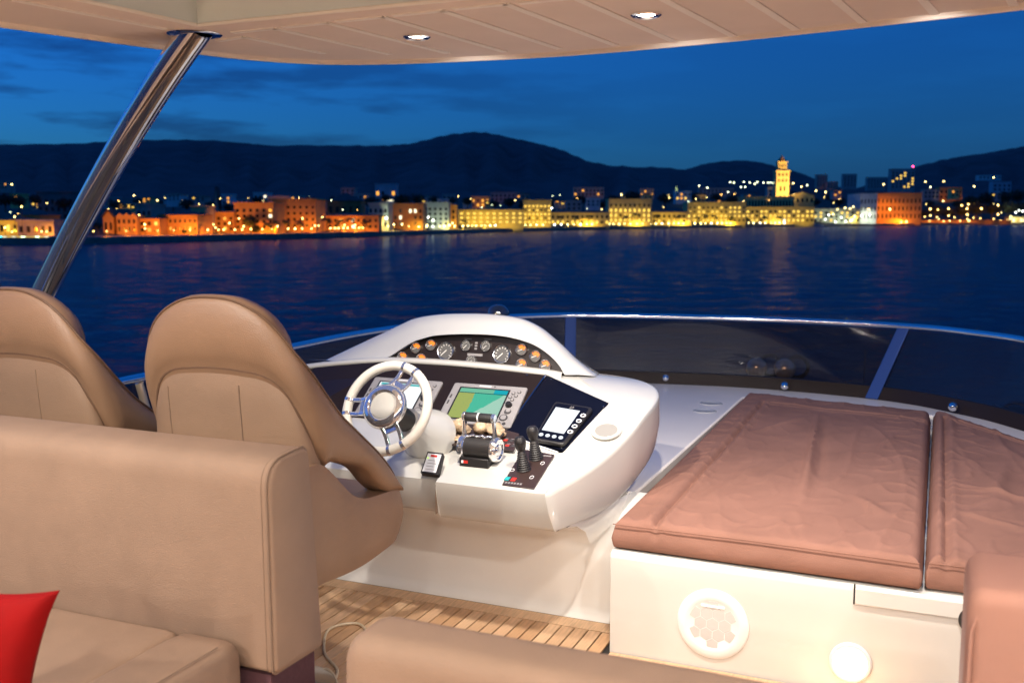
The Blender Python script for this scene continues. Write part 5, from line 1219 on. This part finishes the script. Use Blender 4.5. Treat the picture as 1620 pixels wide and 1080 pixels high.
# ---- street lamps
GL = {'o': emis('lamp_globe_orange', (1, .60, .16), 20, False), 'y': emis('lamp_globe_yellow', (1, .76, .26), 20, False), 'w': emis('lamp_globe_white', (.95, 1, .86), 20, False), 'g': emis('lamp_globe_pale', (.85, 1, .62), 12, False)}
PC = {'o': (1, .30, .018), 'y': (1, .66, .05), 'w': (.92, 1, .72)}
POLE = mat('lamp_pole', (.05, .05, .05), .5, metal=.6)
GLM = {k: MB().ball((0, 0, 0), 1, 12, 8).mesh('lamp_globe', m) for k, m in GL.items()}
POLEM = MB().lathe([(.16, 0), (.10, .02), (.07, .1), (.05, 1)], (0, 0, 0), n=8).mesh('pole', POLE)
ARM = MB().box((-.5, -.04, -.04), (.5, .04, .04)).mesh('bracket', POLE)
LDATA = {}
def lamp(px, py, k, light=True, off=None, size=1.0, label='', group='', power=1.0, ground=None):
    D = shore_d(px) + (off if off is not None else 6); p = at(px, py, D); gz = GZ if ground is None else p.z - ground
    t = thing('street_lamp', label, 'street lamp', (p.x, p.y, gz), group, YAW); hgt = max(1.2, p.z - gz); r = size * D / FPX * 1.05
    inst('pole', POLEM, t, (0, 0, 0), (1, 1, max(.3, hgt - r * .6)))
    inst('bracket', ARM, t, (0, 0, hgt - r * 1.02), (r * 1.4, 1, 1))
    inst('lamp_globe', GLM[k], t, (0, 0, hgt), (r, r, r))
    if light:
        key = (k, round(power, 2))
        if key not in LDATA:
            l = bpy.data.lights.new('street_light', 'SPOT'); l.color = PC[k]; l.energy = 720 * power; l.shadow_soft_size = .3; l.spot_size = R(150); l.spot_blend = .5; LDATA[key] = l
        lo = bpy.data.objects.new('lamp_light', LDATA[key]); COL.objects.link(lo); lo.parent = t; lo.location = (0, .0, hgt - r * 1.25 - .4); lo.rotation_euler = (R(58), 0, 0)   # no shield built; beam aimed inland to keep glare off the water
L1 = dict(label='glowing orange street lamp on the waterfront among the orange houses', group='lamps on the orange waterfront')
for px, py, s_, lt in ((34, 327, .9, 0), (23, 343, .9, 0), (8, 360, 1, 1), (19, 368, .7, 0), (66, 366, .8, 0), (74, 367, .8, 1), (146, 352, .8, 0), (148, 366, .7, 0), (169, 366, .7, 1), (200, 370, .5, 1), (220, 340, .7, 0), (229, 355, 1, 1), (229.6, 361.5, .8, 0), (250, 371, .5, 1), (275, 370, .5, 1), (301, 370, .6, 1), (329, 368, 1, 1), (337.6, 355, .8, 0), (341, 360, .8, 0), (345.7, 364, .8, 1), (354, 364, .9, 0), (363, 353, .95, 1), (371.6, 364, .9, 0), (378, 345.6, .8, 0), (383.6, 369, .9, 0), (385.5, 358, .9, 1), (397, 363, .8, 0), (415, 364, .7, 1), (421, 348, .7, 0), (429.5, 364, .8, 0), (430, 346, .7, 0), (439, 358, .9, 1), (456, 367.5, .9, 0), (467, 363, 1.1, 1), (478, 366, .8, 0), (478.5, 345.6, .8, 0), (493, 367.5, .8, 1), (498, 357, .9, 0), (504, 357, .8, 0), (510, 343.6, .7, 0), (523, 365.6, .9, 1), (530, 365.6, .9, 0), (536, 365, .9, 0), (543.7, 362.6, .9, 1), (545, 356, .8, 0), (550, 362, .9, 0), (561.4, 365, .8, 1), (562, 356, .9, 0), (568, 363, .8, 0), (574, 362.6, .8, 0), (580, 364.6, .8, 1), (585, 355.6, .9, 0)):
    lamp(px, py, 'o', lt, size=s_, power=.85, off=9.5 if py > 350 else 14, **L1)
L2 = dict(label='small street lamp glowing on the dark slope above the left waterfront', group='lamps on the left slope')
for px, py in ((18.5, 291.7), (173, 322.6), (185, 330), (212, 309.5), (249, 317), (245, 326), (486.6, 312.4), (489, 316), (555.7, 325)): lamp(px, py, 'y', False, off=130, size=.7, ground=7, **L2)
L3 = dict(label='bright street lamp along the yellow promenade', group='lamps on the yellow promenade')
for px, py, k, s_, lt in ((611, 345, 'w', 1.5, 1), (614, 358, 'y', .8, 0), (623, 355, 'y', .8, 1), (636, 355, 'y', .8, 0), (647, 358, 'o', .6, 1), (662.7, 361, 'y', .8, 1), (677.5, 344, 'w', .8, 0), (675.7, 356, 'y', .8, 0), (675, 364, 'y', .8, 0), (685.5, 348.5, 'g', 1.4, 0), (701.6, 348.5, 'g', 1.4, 0), (685, 361.5, 'w', .8, 1), (696, 361.5, 'y', .7, 0), (703, 360, 'w', .7, 1), (711, 356.5, 'y', 1.1, 0), (716, 353, 'y', .8, 1), (719.5, 364, 'y', .9, 0), (732.5, 360, 'y', .9, 1), (740.5, 359, 'y', .8, 0)): lamp(px, py, k, lt, size=s_, off=6, **L3) if k != 'g' else lamp(px, py, 'g', False, size=s_, off=17, **L3)
q = 747; i = 0
while q < 1288:
    py = 358.5 - (q - 747) * .0075 + rnd.uniform(-1.6, 1.2); lamp(q, py, 'y' if (i % 3 == 0 or rnd.random() < .7) else 'w', i % 3 == 0, size=rnd.uniform(.55, .95), off=rnd.uniform(8, 12), power=1.3 + (q - 747) * .002, **L3); q += rnd.uniform(6, 10.5); i += 1
for px, py, k in ((1311, 340, 'w'), (1318, 339, 'y'), (1306, 347, 'w'), (1325, 331, 'y'), (1337, 329, 'y'), (1345, 330, 'y'), (1350, 327, 'y'), (1331, 344, 'w'), (1338, 350, 'w'), (1346, 349, 'w'), (1352, 342, 'y'), (1358, 340, 'w'), (1322, 351, 'w')): lamp(px, py, k, px in (1311, 1338, 1352, 1322), size=.75, off=8, power=1.5, **L3)
L4 = dict(label='tall quay lamp before the large square building or the dark trees', group='lamps on the right quay')
for px, py, s_, lt in ((1374, 331, .9, 0), (1376, 340, .8, 1), (1408, 331, 1, 1), (1440.6, 330.6, 1, 1), (1440.6, 341, .8, 0), (1471.7, 330.6, 1, 1), (1472, 341, .8, 0), (1484, 331.6, .7, 0), (1500.8, 330, 1, 1), (1500.8, 341, .8, 0), (1521.5, 325, .9, 0), (1530, 330, 1, 1), (1530, 339, .8, 0), (1532, 323, .8, 0), (1552.6, 330, 1, 1), (1579, 324.6, .9, 0), (1579, 339, 1, 1), (1425.6, 352, .9, 1), (1434, 351, .9, 0), (1533, 349, .9, 0), (1540, 349, .9, 1), (1607, 336, .8, 1), (1612, 333, .8, 0), (1618, 334, .9, 0)): lamp(px, py, 'w' if px > 1600 or px == 1376 else 'o', lt, size=s_, off=9, power=(2.0 if px == 1376 else 6) if px < 1450 else 3.5, **L4)
L5 = dict(label='small lamp on the dark hill above the right half of the town', group='lamps on the right hill')
for px, py, k in ((1106, 294, 'g'), (1119, 297, 'g'), (1155, 288.5, 'g'), (1161, 289, 'g'), (1177, 288, 'g'), (1186, 289, 'g'), (1194, 291, 'g'), (1198, 288, 'g'), (1208, 289, 'g'), (1215, 289, 'g'), (1219, 289, 'g'), (1223, 289.5, 'g'), (1172, 296, 'g'), (1179, 296, 'g'), (1152, 304, 'g'), (1255, 290, 'y'), (1268, 295.6, 'y'), (1277, 293, 'g'), (1291, 302, 'y'), (1306, 304, 'y'), (1398, 291.5, 'y'), (1464, 287.6, 'y'), (1493, 287, 'y'), (1472, 296, 'g'), (1492, 318, 'y'), (1541, 295, 'y'), (1545, 318, 'y'), (1572, 281, 'y'), (983, 308, 'y'), (1058, 309, 'y'), (873, 329.5, 'w'), (944, 330, 'g')): lamp(px, py, k, False, off=300, size=.75, ground=9, **L5)

L6 = dict(label='tiny lamp glowing between the houses and trees of the town', group='small lamps between the houses')
for k in range(84):
    px = 10 + k * 19.2 + rnd.uniform(-8, 8); py = rnd.uniform(322, 352) if px > 1455 else rnd.uniform(314, 338) - px * .007
    lamp(px, py, rnd.choice('yyyog' if px < 1455 else 'yyo'), False, off=rnd.uniform(30, 60) if px > 1455 else rnd.uniform(26, 150), size=rnd.uniform(.35, .6), ground=5, **L6)
for k in range(16):
    px = 1460 + k * 10.3 + rnd.uniform(-3, 3); lamp(px, rnd.uniform(343, 351), 'o', k % 4 == 0, off=9, size=.6, power=2.5, **L4)
# ---- trees
LEAF = mat('palm_leaf', (.035, .05, .02), .7, bump=.3, bscale=4, var=.3, vscale=2); BARK = mat('palm_bark', (.10, .075, .05), .9, bump=.8, bscale=6, var=.3, vscale=3)
LEAF2 = mat('dark_foliage', (.022, .032, .016), .8, bump=.3, bscale=2, var=.4, vscale=.6)
def palm_meshes(sd):
    r_ = random.Random(sd); m = MB()
    for k in range(22):
        a = 2 * math.pi * k / 22 + r_.uniform(-.15, .15); el = r_.uniform(-.35, 1.0); L_ = r_.uniform(.8, 1.05); pts = []
        for q in range(6):
            s_ = q / 5; pts.append(Vector((math.cos(a) * L_ * s_ * math.cos(el * .6), math.sin(a) * L_ * s_ * math.cos(el * .6), math.sin(el) * L_ * s_ - .75 * s_ * s_ * L_)))
        sd_ = Vector((-math.sin(a), math.cos(a), 0))
        for q in range(5):
            w0, w1 = .11 * math.sin(math.pi * (q + .4) / 6), .11 * math.sin(math.pi * (q + 1.4) / 6)
            m.add([pts[q] + sd_ * w0 - Vector((0, 0, w0 * .6)), pts[q], pts[q + 1], pts[q + 1] + sd_ * w1 - Vector((0, 0, w1 * .6))], [(0, 1, 2, 3)])
            m.add([pts[q] - sd_ * w0 - Vector((0, 0, w0 * .6)), pts[q], pts[q + 1], pts[q + 1] - sd_ * w1 - Vector((0, 0, w1 * .6))], [(0, 1, 2, 3)])
    t = MB().tube([(0, 0, 0), (.01, 0, .4), (-.005, 0, .8), (0, 0, 1)], [.05, .036, .032, .045], 8)
    return m.mesh('crown', LEAF, merge=0), t.mesh('trunk', BARK)
PM = [palm_meshes(s) for s in (1, 2, 3)]
def palm(px, yt, label, group, off=9, wpx=13):
    D = shore_d(px) + off; p = at(px, yt, D); t = thing('palm_tree', label, 'palm tree', (p.x, p.y, GZ), group, rnd.uniform(0, 6)); cr, tr = PM[int(px) % 3]; cr_r = wpx / FPX * D * .62; hh = p.z - GZ - cr_r * .35
    inst('trunk', tr, t, (0, 0, 0), (hh * .55, hh * .55, hh)); inst('crown', cr, t, (0, 0, hh), (cr_r, cr_r, cr_r))
for px, yt in ((436, 347), (453, 346), (474, 347), (517, 343), (538, 346), (556, 343), (577, 348), (595, 345), (423, 350)): palm(px, yt, 'dark palm tree among the orange lamps on the waterfront', 'palms on the orange waterfront', wpx=17)
for px, yt in ((887, 340), (911, 340), (931, 339), (947, 341), (990, 339), (1004, 336), (1040, 338), (1074, 339), (1104, 341), (1115, 338), (1131, 339), (1157, 340), (1180, 341), (1211, 340), (1234, 340), (1254, 341), (815, 343), (800, 345), (1265, 338), (735, 346)): palm(px, yt, 'dark palm tree silhouetted along the yellow promenade', 'palms on the yellow promenade', wpx=12)
def tree_meshes(sd):
    r_ = random.Random(sd); m = MB()
    for k in range(520):
        d_ = Vector((r_.gauss(0, 1), r_.gauss(0, 1), r_.gauss(0, 1))).normalized(); rr = r_.uniform(.35, 1) ** .5
        bump_ = 1 + .35 * noise.noise(d_ * 2.2 + Vector((sd, 0, 0)))
        c = Vector((d_.x * rr * bump_, d_.y * rr * bump_, d_.z * rr * bump_ * .72)); s_ = r_.uniform(.05, .12)
        e1 = Vector((r_.gauss(0, 1), r_.gauss(0, 1), r_.gauss(0, 1))).normalized(); e2 = e1.orthogonal().normalized()
        m.add([c + e1 * s_, c + e2 * s_ * .8, c - e1 * s_, c - e2 * s_ * .8], [(0, 1, 2, 3)])
    m.ball((0, 0, 0), (.62, .62, .45), 10, 8)
    t = MB().tube([(0, 0, -1.4), (.02, 0, -.8), (0, .02, -.2)], [.09, .07, .05], 8); t.tube([(.01, 0, -.7), (.3, .1, -.2)], [.045, .02], 6); t.tube([(.01, 0, -.75), (-.28, -.1, -.15)], [.045, .02], 6)
    return m.mesh('crown', LEAF2, merge=0), t.mesh('trunk', BARK)
TMs = [tree_meshes(s) for s in (4, 9, 15)]
def tree(px, yc, rpx, off, label, group, sq=1.0):
    D = shore_d(px) + off; p = at(px, yc, D); r = rpx / FPX * D; t = thing('tree', label, 'tree', (p.x, p.y, p.z - r * 1.3), group, rnd.uniform(0, 6)); cr, tr = TMs[int(px * 3) % 3]
    inst('crown', cr, t, (0, 0, r * 1.3), (r, r, r * sq)); inst('trunk', tr, t, (0, 0, r * 1.3), (r, r, r))
for px, yc, rp in ((1462, 338, 9), (1480, 332, 13), (1500, 336, 12), (1522, 333, 13), (1545, 330, 14), (1570, 330, 14), (1595, 328, 14), (1618, 330, 14), (1535, 318, 12), (1560, 314, 13), (1588, 312, 13), (1610, 310, 14), (1470, 322, 8), (1515, 322, 9)): tree(px, yc, rp, 45 if yc > 325 else 130, 'dark round tree in the grove at the right end of the town', 'trees at the right end')
for px, yc, rp in ((395, 350, 13), (405, 362, 9), (138, 352, 12), (155, 358, 8), (175, 378, 5), (200, 379, 6), (220, 379, 7), (245, 380, 6), (268, 379, 6), (288, 381, 5), (310, 378, 4), (292, 366, 5), (120, 340, 14), (100, 322, 12), (130, 325, 14), (30, 318, 12), (55, 315, 10), (8, 316, 14)): tree(px, yc, rp, 3.5 if yc > 374 else (12 if yc > 345 else 55), 'dark leafy tree at the left waterfront', 'trees at the left waterfront')
for k in range(46):
    px = 160 + k * 28 + rnd.uniform(-9, 9); yc = 322 - (px - 160) * .006 + rnd.uniform(-6, 7); tree(px, yc, rnd.uniform(9, 16), rnd.uniform(80, 240), 'dark round tree on the rise behind the waterfront houses', 'trees behind the waterfront', .8)

# ---- moored boats and floats by the quay
BH = mat('boat_hull', (.5, .5, .5), .4, bump=.1, bscale=3); BD = mat('dark_boat_hull', (.03, .04, .06), .4, bump=.1, bscale=3)
def boat(px, ln, label, m_, off=-6, cabin=True):
    D = shore_d(px) + off; p = at(px, 345, D); p.z = SEA; t = thing('moored_boat', label, 'boat', p, 'boats along the quay', YAW); L_ = ln / FPX * D
    sec = []
    for k in range(9):
        s_ = k / 8; x = (s_ - .5) * L_; w = L_ * .16 * math.sin(math.pi * (.12 + .76 * s_)) ** .6; f = .10 * L_ * (1 + .5 * (2 * s_ - 1) ** 2)
        sec.append([(x, -w, f), (x, -w * .7, -.1), (x, 0, -.25), (x, w * .7, -.1), (x, w, f), (x, 0, f * .96)])
    m = MB(); m.grid(sec, True); m.add(sec[0], [tuple(range(6))]); m.add(sec[-1], [tuple(range(6))])
    o = bpy.data.objects.new('hull', m.mesh('hull', m_)); COL.objects.link(o); o.parent = t
    if cabin:
        o = bpy.data.objects.new('cabin', MB().prism([(-L_ * .2, -L_ * .08, L_ * .1), (L_ * .22, -L_ * .08, L_ * .1), (L_ * .10, -L_ * .08, L_ * .24), (-L_ * .18, -L_ * .08, L_ * .25)], (0, L_ * .16, 0)).mesh('cabin', BH)); COL.objects.link(o); o.parent = t
        inst('window', BOXM['d'], t, (-L_ * .03, -L_ * .082, L_ * .185), (L_ * .2, .1, L_ * .06))
for px, ln, lab, m_, c in ((148, 6, 'small white boat moored by the lit quay wall at the left', BH, True), (366, 9, 'small dark boat moored below the orange house with the ivy', BD, False), (413, 10, 'dark open boat just off the orange waterfront', BD, False), (545, 8, 'small dark boat below the long orange hall', BD, True), (640, 9, 'dark boat moored below the red brown house', BD, True), (984, 8, 'small boat with a pale cabin below the grand palace', BH, True), (1293, 20, 'large pale ferry moored right of the palace wall', BH, True), (1345, 16, 'dark boat moored left of the large square building', BD, True)): boat(px, ln, lab, m_, cabin=c)
